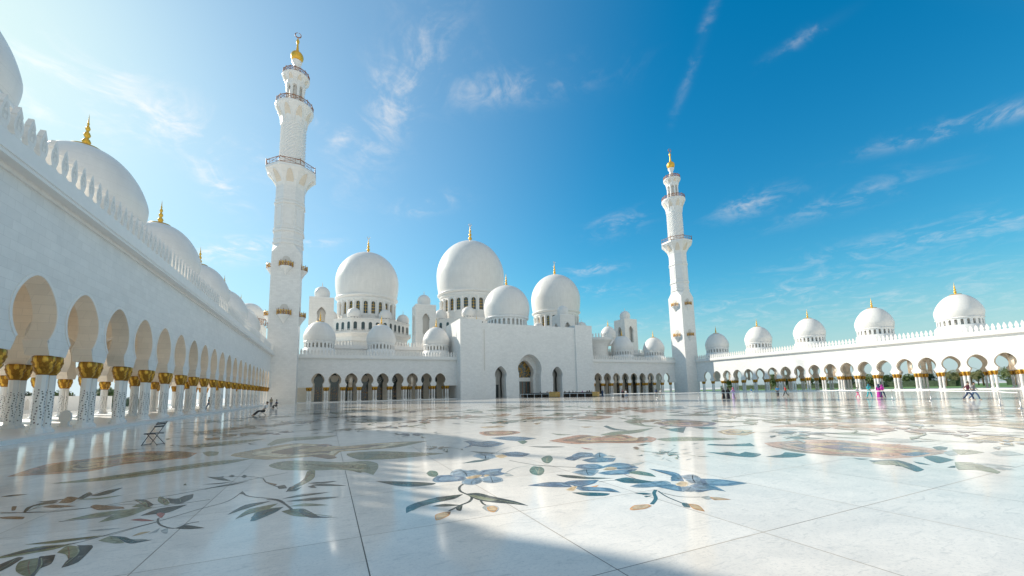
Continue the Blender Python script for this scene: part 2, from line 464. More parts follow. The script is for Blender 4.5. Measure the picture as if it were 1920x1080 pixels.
# ------------------------------------------------------------------ shared small pieces
def column_meshes():
    s = MB()                                            # shaft, 0 = top of stylobate
    s.lathe(0, 0, [(.25, .24), (.222, .30), (.218, 2.95)], 8, M['shaft'], False, pi/8, cap=False)
    rr = random.Random(3)
    for f in range(8):
        a = f*pi/4
        ca, sa = cos(a), sin(a)
        for row in range(1):
            for i in range(14):
                if rr.random() < .1: continue
                z = .40+i*.150+(f % 2)*.07+rr.uniform(-.02, .02)
                off = .035*sin(z*7+f*2)
                w_, h_ = .030+.014*rr.random(), .036+.020*rr.random()
                if z > 2.2: continue
                R = .2050
                tilt = rr.uniform(-.8, .8)
                pts = []
                for (dx, dz) in ((0, -h_), (w_, 0), (.2*w_, h_), (-w_, .1*h_)):
                    x2 = dx*cos(tilt)-dz*sin(tilt); z2 = dx*sin(tilt)+dz*cos(tilt)
                    y_ = off+x2
                    pts.append((R*ca-y_*sa, R*sa+y_*ca, z+z2))
                s.add(pts, [(0, 1, 2, 3)], M['inlaydot'] if rr.random() < .65 else M['inlaydot2'])
    p = MB()                                            # pedestal
    p.lathe(0, 0, [(.36, 0), (.36, .13), (.31, .15), (.31, .20), (.25, .24)], 8, M['trim'], False, pi/8)
    c = MB()                                            # palm capital
    z0 = 2.95
    c.lathe(0, 0, [(.235, z0), (.26, z0+.03), (.26, z0+.07), (.24, z0+.09), (.27, z0+.3), (.34, z0+.5), (.385, z0+.78), (.385, z0+.98)], 16, M['goldcap'], True)
    rows = [(.08, .25, .34, 12), (.26, .29, .36, 12), (.43, .335, .36, 14)]
    for ri, (dz, r, h, n) in enumerate(rows):
        for k in range(n):
            a = 2*pi*(k+.5*(ri % 2))/n; w_ = pi*r/n*1.25
            vs = []
            for t, wf, out in ((0, .9, .0), (.35, 1.05, .035), (.7, .75, .055), (1, .06, .035)):
                for sg in (-1, 0, 1):
                    rr_ = r+out+(.022 if sg == 0 else 0)+t*h*.22
                    ang = a+sg*w_*wf/max(r, .1)
                    vs.append((rr_*cos(ang), rr_*sin(ang), z0+dz+h*t*.75))
            fs = []
            for i in range(3):
                for j in range(2): fs.append((i*3+j, i*3+j+1, i*3+j+4, i*3+j+3))
            c.add(vs, fs, M['goldedge'] if (k+ri) % 3 == 0 else M['goldcap'], True)
    n = 12
    for k in range(n):
        a = 2*pi*k/n; vs = []
        for t, wf, r in ((0, .8, .37), (.3, 1., .415), (.65, 1.0, .43), (.9, .85, .415), (1., .6, .36)):
            for sg in (-1, 0, 1):
                ang = a+sg*(pi/n)*wf; rr_ = r+(.03 if sg == 0 else 0)
                vs.append((rr_*cos(ang), rr_*sin(ang), z0+.52+.455*t))
        fs = [(i*3+j, i*3+j+1, i*3+j+4, i*3+j+3) for i in range(4) for j in range(2)]
        c.add(vs, fs, M['goldcap'] if k % 2 else M['goldedge'], True)
    c.v = [(x*.92, y*.92, z) for x, y, z in c.v]
    return s.build('column'), p.build('pedestal'), c.build('capital')
COL, PED, CAP = column_meshes()

def add_column(parent, x, y, z=ST, rot=0.0):
    o = link('column', COL, parent, (x, y, z), rot)
    link('pedestal', PED, o, world=False); link('capital', CAP, o, world=False)
    return o

def merlon_mesh():
    mb = MB()
    half = [(.30, 0), (.30, .16), (.17, .22), (.20, .32), (.27, .50), (.30, .72), (.27, .92), (.17, 1.12), (.20, 1.18), (.13, 1.34), (0, 1.60)]
    poly = [(a, z) for a, z in half]+[(-a, z) for a, z in half[::-1][1:]]
    T = lambda a, b, d: (a, d, b)
    mb.prism(poly, T, -.10, .10, M['merlon'])
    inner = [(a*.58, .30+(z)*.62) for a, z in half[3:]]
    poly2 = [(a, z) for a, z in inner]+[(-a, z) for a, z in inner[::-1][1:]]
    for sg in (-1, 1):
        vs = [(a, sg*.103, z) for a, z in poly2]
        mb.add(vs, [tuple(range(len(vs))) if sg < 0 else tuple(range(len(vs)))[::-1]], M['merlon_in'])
        # raised boss on the panel
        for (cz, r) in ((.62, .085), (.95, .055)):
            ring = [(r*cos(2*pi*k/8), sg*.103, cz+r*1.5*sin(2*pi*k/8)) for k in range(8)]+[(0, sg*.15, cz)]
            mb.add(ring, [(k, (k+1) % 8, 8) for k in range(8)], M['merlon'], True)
    return mb.build('merlon')
MER = merlon_mesh()
def merlon_run(mb, xs, T):
    """merlons past the hundred nearest, in one mesh"""
    half = [(.30, 0), (.30, .16), (.17, .22), (.27, .50), (.30, .72), (.27, .92), (.17, 1.12), (.20, 1.18), (.13, 1.34), (0, 1.60)]
    poly = [(a, z) for a, z in half]+[(-a, z) for a, z in half[::-1][1:]]
    for u in xs: mb.prism(poly, lambda a, b, d: T(u+a, d, b), -.10, .10, M['merlon'])

def dome_profile(R, z0, zw, z1, rim=.9, n=18, point=.035):
    pts = []
    b = (zw-z0)/sqrt(1-rim*rim)
    for i in range(7):
        z = z0+(zw-z0)*i/7
        pts.append((R*sqrt(1-((zw-z)/b)**2), z))
    for i in range(n+1):
        a = pi/2*i/n
        r = R*cos(a)*(1-point*sin(2*a)); z = zw+(z1-zw)*sin(a)
        pts.append((max(r, .02), z))
    return pts

def finial(mb, cx, cy, z, s, crescent=True):
    """gilded stacked bulbs, s = total height"""
    pr = [(.16, 0), (.13, .03), (.05, .06), (.09, .11), (.12, .17), (.09, .23), (.04, .27), (.075, .32), (.095, .37), (.07, .43), (.03, .47),
          (.055, .52), (.07, .56), (.05, .61), (.022, .65), (.035, .70), (.02, .75), (.012, .86)]
    mb.lathe(cx, cy, [(r*s*.8, z+h*s) for r, h in pr], 14, M['gold'], True)
    if crescent:
        c = z+.93*s; r = .07*s
        n = 14
        for k in range(n):
            a0 = pi/2+.15+(2*pi-.3)*k/n; a1 = pi/2+.15+(2*pi-.3)*(k+1)/n
            th = .018*s
            w0 = th*(.35+sin(pi*k/n)); w1 = th*(.35+sin(pi*(k+1)/n))
            mb.tube((cx+r*cos(a0), cy, c+r*sin(a0)), (cx+r*cos(a1), cy, c+r*sin(a1)), w0*.5, w1*.5, M['gold'], 5)
    else:
        mb.lathe(cx, cy, [(.012*s, z+.84*s), (.001, z+s)], 6, M['gold'], True)

def drum_wall(mb, cx, cy, r, z0, z1, n, zb, zt, frac, m, depth=.35, ph=0., mr=None, shape='arch'):
    """ring wall pierced by n arched openings"""
    mr = mr or m
    seg = 2*pi/n
    def T(a, v, z):
        rr_ = r-v
        return (cx+rr_*cos(a), cy+rr_*sin(a), z)
    hw = seg*frac/2
    hwm = hw*r
    zs = zt-hwm
    prof = [(hw, zb), (hw, zs)]+[(hw*cos(t), zs+hwm*sin(t)) for t in (pi*.12, pi*.25, pi*.38)]+[(0, zt)]
    for k in range(n):
        uc = ph+seg*k
        arch_bay(mb, T, uc-seg/2, uc+seg/2, uc, prof, z1, 0, depth, m, mr)
        # wall below the sill
        for v, fl in ((0, False), (depth, True)):
            vs = [T(uc-seg/2, v, z0), T(uc+seg/2, v, z0), T(uc+seg/2, v, zb), T(uc-seg/2, v, zb)]
            mb.add(vs, [(0, 1, 2, 3) if not fl else (3, 2, 1, 0)], m)

def small_dome(parent, cx, cy, zr, R=4.3, zrim=17.3, zw=19.4, zapex=23.2, n=24, name='dome', fin=3.1):
    d = MB(); d.lathe(cx, cy, dome_profile(R, zrim, zrim+.24*(zapex-zrim), zapex, .95, 18, .085), 48, M['dome'], True)
    dob = part(d, name, parent)
    b = MB()
    b.lathe(cx, cy, [(R*.93+.18, zrim-.35), (R*.93+.22, zrim-.2), (R*.93+.1, zrim-.05), (R*.93-.1, zrim)], 48, M['trim'], True)
    drum_wall(b, cx, cy, R*.93, zr, zrim-.36, n, zrim-1.95, zrim-.65, .5, M['trim'], .35, pi/n)
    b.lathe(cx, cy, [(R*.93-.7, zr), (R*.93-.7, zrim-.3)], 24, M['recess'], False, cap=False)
    b.lathe(cx, cy, [(R*.99, zr), (R*.99, zrim-2.2), (R*.93, zrim-2.1)], 48, M['trim'], True, cap=False)
    link('drum', b.build('drum'), dob, world=False)
    f = MB()
    f.lathe(cx, cy, [(R*.27, zapex-R*.036), (R*.24, zapex+.0), (.3, zapex+.12)], 24, M['gold'], True)
    finial(f, cx, cy, zapex+.05, fin, False)
    link('finial', f.build('finial'), dob, world=False)

# ------------------------------------------------------------------ arcades
PROF = horseshoe(1.64, CAPZ, APEX-.06, 1.10, SPR, 16, 1.40)
def arcade(name, label, T, U0, U1, centres, ucols, rot, flipn, domes, back='open', depth=12.8, mer_near=None, base_loc=(0, 0, 0), closed_back=False):
    """T(u,v,z)->world.  u along the facade, v into the building."""
    root = thing(name, base_loc, label, 'arcade')
    wb = MB()
    cs = sorted(centres)
    for c in cs:
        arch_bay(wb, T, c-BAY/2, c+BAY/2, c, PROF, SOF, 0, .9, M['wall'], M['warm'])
    for a, b in ((U0, cs[0]-BAY/2), (cs[-1]+BAY/2, U1)):
        if b-a > .05: wb.box(a, b, 0, .9, CAPZ, SOF, M['wall'], T)
    wall = part(wb, 'wall', root)
    tb = MB()
    for c in cs: arch_trim(tb, T, c, PROF, 0, .035, .16, M['trim'])
    link('arch_trim', tb.build('arch_trim'), wall, world=False)
    co = MB()                                            # cornice
    Uu0, Uu1 = U0, U1
    co.box(Uu0, Uu1, -.62, .9, SOF+.03, SOF+.22, M['trim'], T)
    co.box(Uu0, Uu1, -.67, .7, SOF+.22, FAS, M['trim'], T)
    co.box(Uu0, Uu1, -.12, .0, SOF-.18, SOF+.03, M['trim'], T)
    part(co, 'cornice', root)
    rf = MB(); rf.box(Uu0, Uu1, .7, depth, SOF+.2, FAS-.05, M['wall'], T)
    part(rf, 'roof', root)
    # barrel vault
    vb = MB(); n = 14
    va, vc = .9, depth-.9
    vs = []; fs = []
    for j, u in enumerate((Uu0, Uu1)):
        for i in range(n+1):
            a = pi*i/n
            vs.append(T(u, (va+vc)/2-(vc-va)/2*cos(a), 8.1+3.9*sin(a)*(.999)))
    for i in range(n): fs.append((i, i+1, n+2+i, n+1+i))
    vb.add(vs, fs, M['vault'], True)
    part(vb, 'vaulted_ceiling', root)
    # cross arches and ribs
    cross = []
    xs = []
    for d in sorted([d+8.4 for d in domes]+[d-8.4 for d in domes]):
        if not xs or d-xs[-1] > 1: xs.append(d)
    xs = [x for x in xs if cs[0]-BAY < x < cs[-1]+BAY]
    prof = horseshoe(1.6, CAPZ, APEX, 1.10, SPR, 12, 1.38)
    W = vc-va
    for x in xs:
        kb = MB()
        T2 = lambda u, v, z, x=x: T(x+v, u, z)
        m_ = W/3
        for q in range(3):
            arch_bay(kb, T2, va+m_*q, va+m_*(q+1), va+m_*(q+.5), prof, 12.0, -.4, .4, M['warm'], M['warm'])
        for q in (1, 2): cross.append((x, va+m_*q))
        part(kb, 'cross_arch', root)
    for d in domes:                                      # slim ribs under the vault
        for off in (-4.2, 4.2):
            x = d+off
            if not (cs[0]-BAY < x < cs[-1]+BAY): continue
            kb = MB()
            for i in range(n):
                a0 = pi*i/n; a1 = pi*(i+1)/n
                f = lambda a, k: ((va+vc)/2-(vc-va)/2*cos(a)*k, 8.1+3.9*sin(a)*k)
                v0, z0 = f(a0, 1); v1, z1 = f(a1, 1); v2, z2 = f(a1, .93); v3, z3 = f(a0, .93)
                kb.add([T(x-.3, v3, z3), T(x+.3, v3, z3), T(x+.3, v2, z2), T(x-.3, v2, z2), T(x-.3, v0, z0), T(x+.3, v0, z0), T(x+.3, v1, z1), T(x-.3, v1, z1)],
                       [(0, 1, 2, 3), (0, 3, 7, 4), (1, 5, 6, 2)], M['warm'])
            part(kb, 'vault_rib', root)
    # back
    bb = MB()
    if not closed_back:
        for c in cs:
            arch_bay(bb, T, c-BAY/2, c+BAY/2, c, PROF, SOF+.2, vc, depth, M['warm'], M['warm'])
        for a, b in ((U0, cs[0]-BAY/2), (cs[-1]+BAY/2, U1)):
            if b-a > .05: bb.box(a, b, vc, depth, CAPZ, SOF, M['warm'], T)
    else:
        bb.box(U0, U1, 9.2, depth, ST, SOF, M['warm'], T)
    bw = part(bb, 'back_wall', root)
    if closed_back:
        for i, c in enumerate(cs):
            g = MB()
            fp = horseshoe(1.3, ST+.02, 8.4, 1.0, 5.4, 8, 1.05)
            full = [(-a, z) for a, z in fp]+[(a, z) for a, z in fp[::-1][1:]]
            g.prism([(c+a, z) for a, z in full], lambda a, b, d: T(a, d, b), 9.1, 9.19, M['glass'])
            rr_ = random.Random(i)
            for q in range(3):                            # bronze bars in front of the pane
                uu = c-.6+q*.6
                g.box(uu-.03, uu+.03, 9.04, 9.1, ST, 4.3, M['bronze'], T)
            g.box(c-1.0, c+1.0, 9.03, 9.1, 2.5, 2.62, M['bronze'], T)
            for q in range(14):
                uu = c+rr_.uniform(-.9, .9); zz = rr_.uniform(.8, 4.2)
                g.tube(T(uu-.15, 9.05, zz-.12), T(uu+.15, 9.05, zz+.15), .05, .02, M['goldedge'], 4)
            if i in (1, 2, 3):
                g.prism([(c+1.05*cos(2*pi*q/20), 6.75+1.05*sin(2*pi*q/20)) for q in range(20)], lambda a, b, d: T(a, d, b), 9.06, 9.09, M['warm'])
            if i % 3 != 0:
                for q in range(10):
                    a = 2*pi*q/10
                    g.tube(T(c+.15*cos(a), 9.05, 6.75+.15*sin(a)), T(c+.95*cos(a), 9.05, 6.75+.95*sin(a)), .05, .03, M['trim'], 4)
                for rad in (.5, .95):
                    for q in range(16):
                        a = 2*pi*q/16; b = 2*pi*(q+1)/16
                        g.tube(T(c+rad*cos(a), 9.05, 6.75+rad*sin(a)), T(c+rad*cos(b), 9.05, 6.75+rad*sin(b)), .04, .04, M['trim'], 4)
            link('window', g.build('window'), bw, world=False)
    # stylobate
    sb = MB(); sb.box(U0, U1, -.72, depth+.7, 0, ST, M['trim'], T)
    part(sb, 'plinth', root)
    # columns
    n_col = 0
    rest = []
    piers = sorted(set([round(c-BAY/2, 3) for c in cs]+[round(c+BAY/2, 3) for c in cs]), key=ucols)
    spots = [(u+s, .34) for u in piers for s in (-.33, .33)]
    if not closed_back: spots += [(u+s, depth-.45) for u in piers for s in (-.33, .33)]
    else: spots += [(u, 5.2) for u in piers]
    spots += [(u+s, v) for u, v in cross for s in (-.33, .33)]
    spots.sort(key=lambda q: ucols(q[0])*(1 if q[0] > U0+30 or closed_back else 4)+q[1]*1.2)
    for i, (u, v) in enumerate(spots):
        x, y, z = T(u, v, ST)
        if i < 100: add_column(root, x, y, ST, 0)
        else: rest.append((x, y))
    if rest:
        rb = MB()
        for x, y in rest:
            rb.lathe(x, y, [(.43, ST), (.43, ST+.13), (.30, ST+.22), (.235, ST+.3), (.232, ST+2.95)], 8, M['shaft'], False, pi/8)
            rb.lathe(x, y, [(.25, ST+2.95), (.27, ST+3.2), (.40, ST+3.6), (.43, ST+3.8), (.40, ST+3.93)], 10, M['goldcap'], True)
        part(rb, 'column', root, kind='stuff')
    # cresting
    us = []
    u = U0+.42
    while u < U1: us.append(u); u += .84
    us.sort(key=mer_near or ucols)
    for u in us[:100]:
        x, y, z = T(u, -.42, FAS)
        link('merlon', MER, root, (x, y, z), rot)
    if us[100:]:
        mb = MB(); merlon_run(mb, us[100:], lambda a, d, b: T(a, d-.42, FAS+b))
        part(mb, 'merlon', root, kind='stuff')
    for d in domes:
        x, y, z = T(d, 6.4, 0)
        small_dome(root, x, y, FAS-.1)
    return root

lc = [26.92+BAY*i for i in range(-9, 21)]
rc = [109.71-BAY*i for i in range(0, 30)]
arcade('arcade', 'long shaded white marble arcade along the left side, nearest to the camera', lambda u, v, z: (XL-v, u, z), -13.2, YF+2, lc, lambda u: abs(u-24), -pi/2, False,
       [10.3, 27.1, 43.9, 60.7, 77.5, 94.3, 111.1], base_loc=(XL, 50, 0))
arcade('arcade', 'long sunlit white arcade along the right side with sky showing through', lambda u, v, z: (XR+v, u, z), -14.2, YF+2, rc, lambda u: abs(u-70) if u > 15 else 200-u, pi/2, False,
       [109.4, 92.5, 75.6, 58.7, 41.9, 25.1, 8.2], base_loc=(XR, 60, 0))
fl = [-2.50+BAY*i for i in range(9)]
fr = [89.89+BAY*i for i in range(9)]
arcade('arcade', 'shaded arcade between the left minaret and the entrance portal', lambda u, v, z: (u, DY+v, z), -8, 37, fl, lambda u: abs(u-16), 0, True,
       [-2.56, 14.4, 31.4], closed_back=True, base_loc=(14, DY, 0))
arcade('arcade', 'shaded arcade between the entrance portal and the right minaret', lambda u, v, z: (u, DY+v, z), 84, 129, fr, lambda u: abs(u-106), 0, True,
       [107.15, 123.83], closed_back=True, base_loc=(106, DY, 0))

# ------------------------------------------------------------------ minarets
def rail_ring(mb, cx, cy, r, z, h, n, m, ph=0):
    P = lambda k: (cx+r*cos(ph+2*pi*k/n), cy+r*sin(ph+2*pi*k/n))
    for k in range(n):
        a = P(k); b = P(k+1)
        for zz, t in ((z+h, .09), (z+.12, .07)):
            mb.tube((*a, zz), (*b, zz), t, t, m, 4)
        mb.tube((*a, z), (*a, z+h*1.25), .11, .09, m, 5)
        for q in range(1, 4):
            x = a[0]+(b[0]-a[0])*q/4; y = a[1]+(b[1]-a[1])*q/4
            mb.tube((x, y, z+.1), (x, y, z+h), .045, .045, m, 4)
        mb.tube((*a, z+.15), (*b, z+h), .05, .05, m, 4); mb.tube((*b, z+.15), (*a, z+h), .05, .05, m, 4)

def flare(mb, cx, cy, r0, r1, z0, z1, n, m, niches, ph):
    pr = [(r0, z0), (r0*1.03, z0+(z1-z0)*.25), (r0+(r1-r0)*.25, z0+(z1-z0)*.5), (r0+(r1-r0)*.6, z0+(z1-z0)*.72), (r0+(r1-r0)*.92, z0+(z1-z0)*.87), (r1, z0+(z1-z0)*.9), (r1, z1)]
    mb.lathe(cx, cy, pr, n, m, n > 12, ph)
    # ribs between the scooped niches
    for k in range(niches):
        a = ph+2*pi*(k+.0)/niches
        for i in range(2, len(pr)-2):
            (ra, za), (rb, zb_) = pr[i-1], pr[i]
            mb.tube((cx+(ra+.05)*cos(a), cy+(ra+.05)*sin(a), za), (cx+(rb+.25)*cos(a), cy+(rb+.25)*sin(a), zb_), .22, .34, m, 6)

def niche_arc(mb, cx, cy, a, r0, r1, z0, z1, hw, m):
    """arched dark-edged scoop drawn as a raised hood on the flare"""
    pts = []
    for i in range(11):
        t = pi*i/10
        s = sin(t); ang = a+hw*cos(t)
        zz = z0+(z1-z0)*(.10+.74*s); f = (zz-z0)/(z1-z0)
        kn = [(0, 0), (.25, .03), (.5, .25), (.72, .6), (.87, .92), (.9, 1), (1, 1)]
        g = 0
        for (fa, ga), (fb, gb) in zip(kn, kn[1:]):
            if fa <= f <= fb: g = ga+(gb-ga)*(f-fa)/(fb-fa)
        rr_ = r0+(r1-r0)*g+.0
        pts.append((cx+rr_*cos(ang), cy+rr_*sin(ang), zz))
    for p, q in zip(pts, pts[1:]): mb.tube(p, q, .15, .15, m, 6)
    core = [Vector(p)*.0+Vector((cx+(math.hypot(p[0]-cx, p[1]-cy)+.03)*cos(atan2(p[1]-cy, p[0]-cx)), cy+(math.hypot(p[0]-cx, p[1]-cy)+.03)*sin(atan2(p[1]-cy, p[0]-cx)), p[2])) for p in pts]
    mb.add(core, [tuple(range(len(core)))], M['warm'])  # cream core paints yellowish light into each scoop

def minaret(cx, cy, label):
    h = TW/2
    root = thing('minaret', (cx, cy, 0), label, 'minaret', 'minarets at the far corners of the courtyard')
    b = MB()
    b.box(cx-h, cx+h, cy-h, cy+h, 0, 38.6, M['wall'])
    # chamfered transition to the octagon
    c = h*tan(pi/8)
    sq = [(-h, -h), (h, -h), (h, h), (-h, h)]
    oc = [(-c, -h), (c, -h), (h, -c), (h, c), (c, h), (-c, h), (-h, c), (-h, -c)]
    vs = [(cx+x, cy+y, 38.6) for x, y in sq]+[(cx+x, cy+y, 41.2) for x, y in oc]
    b.add(vs, [(0, 1, 5, 4), (1, 2, 7, 6), (2, 3, 9, 8), (3, 0, 11, 10), (1, 6, 5), (2, 8, 7), (3, 10, 9), (0, 4, 11)], M['wall'])
    part(b, 'square_shaft', root)
    o = MB(); Ro = h/cos(pi/8)
    o.lathe(cx, cy, [(Ro, 41.2), (Ro, 57)], 8, M['wall'], False, pi/8, cap=False)
    for z, e, t in ((41.3, .22, .5), (42.5, .12, .35), (44.6, .30, .5), (45.4, .15, .3), (52.2, .28, .45), (53.2, .14, .3)):
        o.lathe(cx, cy, [(Ro, z-.02), (Ro+e, z), (Ro+e, z+t), (Ro, z+t+.1)], 8, M['trim'], False, pi/8, cap=False)
    for k in range(8):                                   # raised frames round sunk panels
        a = k*pi/4; ap = h+.01
        for (u0, u1_, z0, z1_) in ((-.95, -.80, 46.4, 51.4), (.80, .95, 46.4, 51.4), (-.80, .80, 51.25, 51.4), (-.80, .80, 46.4, 46.55)):
            vs = []
            for d in (ap-.02, ap+.10):
                for u, z in ((u0, z0), (u1_, z0), (u1_, z1_), (u0, z1_)):
                    vs.append((cx+d*cos(a)-u*sin(a), cy+d*sin(a)+u*cos(a), z))
            o.add(vs, [(4, 5, 6, 7), (0, 4, 7, 3), (1, 2, 6, 5), (0, 1, 5, 4), (3, 7, 6, 2)], M['trim'])
        vs = [(cx+(ap+.012)*cos(a)-u*sin(a), cy+(ap+.012)*sin(a)+u*cos(a), z) for u, z in ((-.8, 46.55), (.8, 46.55), (.8, 51.25), (-.8, 51.25))]
        o.add(vs, [(0, 1, 2, 3)], M['trim'])
    part(o, 'octagonal_shaft', root)
    # first balcony
    def balcony(r0, r1, z0, z1, n, ph, sm, rh, niches):
        bl = MB(); flare(bl, cx, cy, r0, r1, z0, z1, n, M['trim'], 0, ph)
        for k in range(niches):
            a = ph+2*pi*(k+.5)/niches
            niche_arc(bl, cx, cy, a, r0*(cos(pi/8) if n == 8 else 1), r1*(cos(pi/8) if n == 8 else 1), z0, z1, pi/niches*.72, M['trim'])
        bo = part(bl, 'balcony', root)
        rl = MB(); rail_ring(rl, cx, cy, r1-.15, z1, rh, n if n == 8 else 16, M['bronze'], ph)
        link('railing', rl.build('railing'), bo, world=False)
    balcony(Ro-.1, 6.35, 55.6, 62.0, 8, pi/8, False, 1.5, 8)
    s = MB(); N = 20; vs = []; fs = []; H0, H1, L = 62., 76.5, 44    # spiral-ribbed shaft
    for i in range(L+1):
        z = H0+(H1-H0)*i/L
        for k in range(N*2):
            a = 2*pi*k/(N*2)+i*.115
            r = 3.0+(.13 if k % 2 else -.05)+(.05 if i % 4 < 2 else 0)
            vs.append((cx+r*cos(a), cy+r*sin(a), z))
    for i in range(L):
        for k in range(N*2):
            fs.append((i*N*2+k, i*N*2+(k+1) % (N*2), (i+1)*N*2+(k+1) % (N*2), (i+1)*N*2+k))
    s.add(vs, fs, M['trim'], False); part(s, 'spiral_shaft', root)
    balcony(3.1, 4.75, 75.2, 81.0, 32, 0, True, 1.3, 8)
    ln = MB()
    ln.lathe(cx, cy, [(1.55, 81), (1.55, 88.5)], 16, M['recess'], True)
    for k in range(8):
        a = 2*pi*(k+.5)/8
        ln.lathe(cx+2.0*cos(a), cy+2.0*sin(a), [(.42, 81), (.36, 81.5), (.36, 86.6), (.5, 87.2), (.55, 87.6)], 8, M['trim'], True)
    ln.lathe(cx, cy, [(2.35, 87.2), (2.45, 87.9)], 24, M['trim'], True)
    part(ln, 'lantern', root)
    balcony(2.35, 3.45, 87.4, 90.4, 24, 0, True, 1.2, 8)
    nk = MB(); nk.lathe(cx, cy, [(1.0, 90.4), (.75, 91.5), (1.1, 92.3), (.8, 93.2), (.75, 94.3), (1.25, 95.2), (1.3, 95.6)], 24, M['trim'], True)
    part(nk, 'neck', root)
    fb = MB(); z = 97.1; R = 1.62
    fb.lathe(cx, cy, [(.9, 95.5)]+[(R*cos(a), z+R*sin(a)) for a in [radians(q) for q in range(-60, 75, 12)]]+[(.42, 98.9), (.30, 99.8), (.22, 101.2), (.38, 101.7), (.42, 102.1), (.2, 102.7), (.06, 103.2)], 28, M['gold'], True)
    for k in range(18):
        a0 = pi/2+.15+(2*pi-.3)*k/18; a1 = pi/2+.15+(2*pi-.3)*(k+1)/18
        fb.tube((cx+.75*cos(a0), cy, 104+.75*sin(a0)), (cx+.75*cos(a1), cy, 104+.75*sin(a1)), .06+.1*sin(pi*k/18), .06+.1*sin(pi*(k+1)/18), M['bronze'], 5)
    part(fb, 'finial', root)
    # small gilded window balconies on each face
    wb = MB()
    wb.lathe(0, 0, [(.2, -1.7), (.55, -1.0), (1.0, -.35), (1.15, -.2), (1.15, 0)], 18, M['trim'], True)
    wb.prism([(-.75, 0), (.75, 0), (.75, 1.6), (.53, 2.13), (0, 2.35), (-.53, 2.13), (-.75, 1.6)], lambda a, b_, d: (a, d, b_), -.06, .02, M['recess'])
    wb_me = wb.build('window_balcony')
    rb = MB()
    for k in range(9):
        a = pi+pi*k/8
        x, y = 1.3*cos(a), 1.15*sin(a)
        rb.tube((x, y, 0), (x, y, 1.25 if k % 2 == 0 else 1.0), .07, .05, M['gold'] if k % 2 else M['bronze'], 5)
        if k < 8:
            a2 = pi+pi*(k+1)/8; x2, y2 = 1.3*cos(a2), 1.15*sin(a2)
            for zz, tt in ((.12, .06), (.85, .07), (.5, .05)): rb.tube((x, y, zz), (x2, y2, zz), tt, tt, M['bronze'] if zz < .8 else M['gold'], 4)
            rb.tube((x, y, .12), (x2, y2, .85), .05, .05, M['gold'], 4); rb.tube((x2, y2, .12), (x, y, .85), .05, .05, M['bronze'], 4)
    rb_me = rb.build('railing')
    for z in (22.4, 35.0):
        for k in range(4):
            a = k*pi/2
            p = (cx+sin(a)*h, cy-cos(a)*h, z)
            q = link('window_balcony', wb_me, root, p, a, scale=1.22)
            link('railing', rb_me, q, world=False)
    return root
minaret(XL-XO+TW/2, YF+TW/2, 'tall white minaret at the far left corner, in shade, larger in view')
minaret(XR+XO-TW/2, YF+TW/2, 'white minaret at the far right corner with one sunlit face')

# ------------------------------------------------------------------ entrance portal
AX = 60.5
PY = 116.0
pr = thing('entrance_portal', (AX, PY, 0), 'massive plain white entrance block with one tall arch and two narrow arches', 'portal')
def TP(u, v, z): return (u, PY+v, z)
pb = MB()
prs = horseshoe(2.05, 0.0, 9.95, 1.75, 6.3, 12, 1.85)
prc = horseshoe(4.35, 0.0, 13.9, 4.0, 7.6, 16, 4.0)
REC = .55
def TPr(u, v, z): return (u, PY+REC+v, z)
arch_bay(pb, TPr, 43.3, 54.0, 49.6, prs, 23.6, 0, 3.6, M['wall'], M['wall'])
arch_bay(pb, TPr, 54.0, 66.0, 60.0, prc, 23.6, 0, 3.6, M['wall'], M['wall'])
arch_bay(pb, TPr, 66.0, 77.9, 70.4, prs, 23.6, 0, 3.6, M['wall'], M['wall'])
pw = part(pb, 'front_wall', pr)
for c_, p_ in ((49.6, prs), (60.0, prc), (70.4, prs)):
    q = MB(); arch_trim(q, TPr, c_, p_, 0, .06, .35, M['trim']); arch_trim(q, TPr, c_, [(a+.75, z+(.6 if i == len(p_)-1 else .3)) for i, (a, z) in enumerate(p_)][:-1]+[(0, p_[-1][1]+.85)], 0, .05, .10, M['trim'])
    link('arch_trim', q.build('arch_trim'), pw, world=False)
for (a, b) in ((36.2, 43.3), (77.9, 84.9)):
    q = MB(); q.box(a, b, PY, PY+16, 0, 24.5, M['wall']); part(q, 'pylon', pr)
q = MB(); q.box(43.3, 77.9, PY+16, PY+17, 0, 23.6, M['wall_far']); q.box(43.3, 77.9, PY+REC+3.6, PY+16, 22.6, 23.55, M['wall'])
q.box(43.3, 77.9, PY+9, PY+9.5, 0, 22.6, M['recess'])
part(q, 'rear_wall', pr)
gq = MB()
gq.box(44.05, 44.3, PY+REC-.06, PY+REC+.02, 8.5, 21.5, M['recess'])
part(gq, 'groove', pr)
# inner arch of the deep central bay, with glazed screen and doors
ib = MB()
pri = horseshoe(3.3, 0.0, 12.2, 3.0, 6.8, 14, 3.0)
arch_bay(ib, lambda u, v, z: (u, PY+v, z), 54.0, 66.0, 60.0, pri, 22.6, 4.2, 6.4, M['wall'], M['wall'])
part(ib, 'inner_arch', pr)
sb_ = MB()
full = [(-a, z) for a, z in pri]+[(a, z) for a, z in pri[::-1][1:]]
sb_.prism([(60+a, z) for a, z in full], lambda a, b, d: (a, d, b), PY+6.5, PY+6.7, M['glass'])
rr = random.Random(5)
for k in range(150):                                     # gilded flower and vine tracery in the upper glass
    x = 60+rr.uniform(-3, 3); z = rr.uniform(6.6, 11.8)
    if (x-60)**2/10.5+(z-8.9)**2/9.5 > 1: continue
    a = rr.uniform(0, pi); L = rr.uniform(.2, .6)
    sb_.tube((x-L*cos(a), PY+6.45, z-L*sin(a)), (x+L*cos(a), PY+6.45, z+L*sin(a)), .07, .03, M['goldedge'] if rr.random() < .5 else M['gold'], 4)
sb_.box(57.0, 63.0, PY+6.38, PY+6.5, 5.2, 6.5, M['trim'])
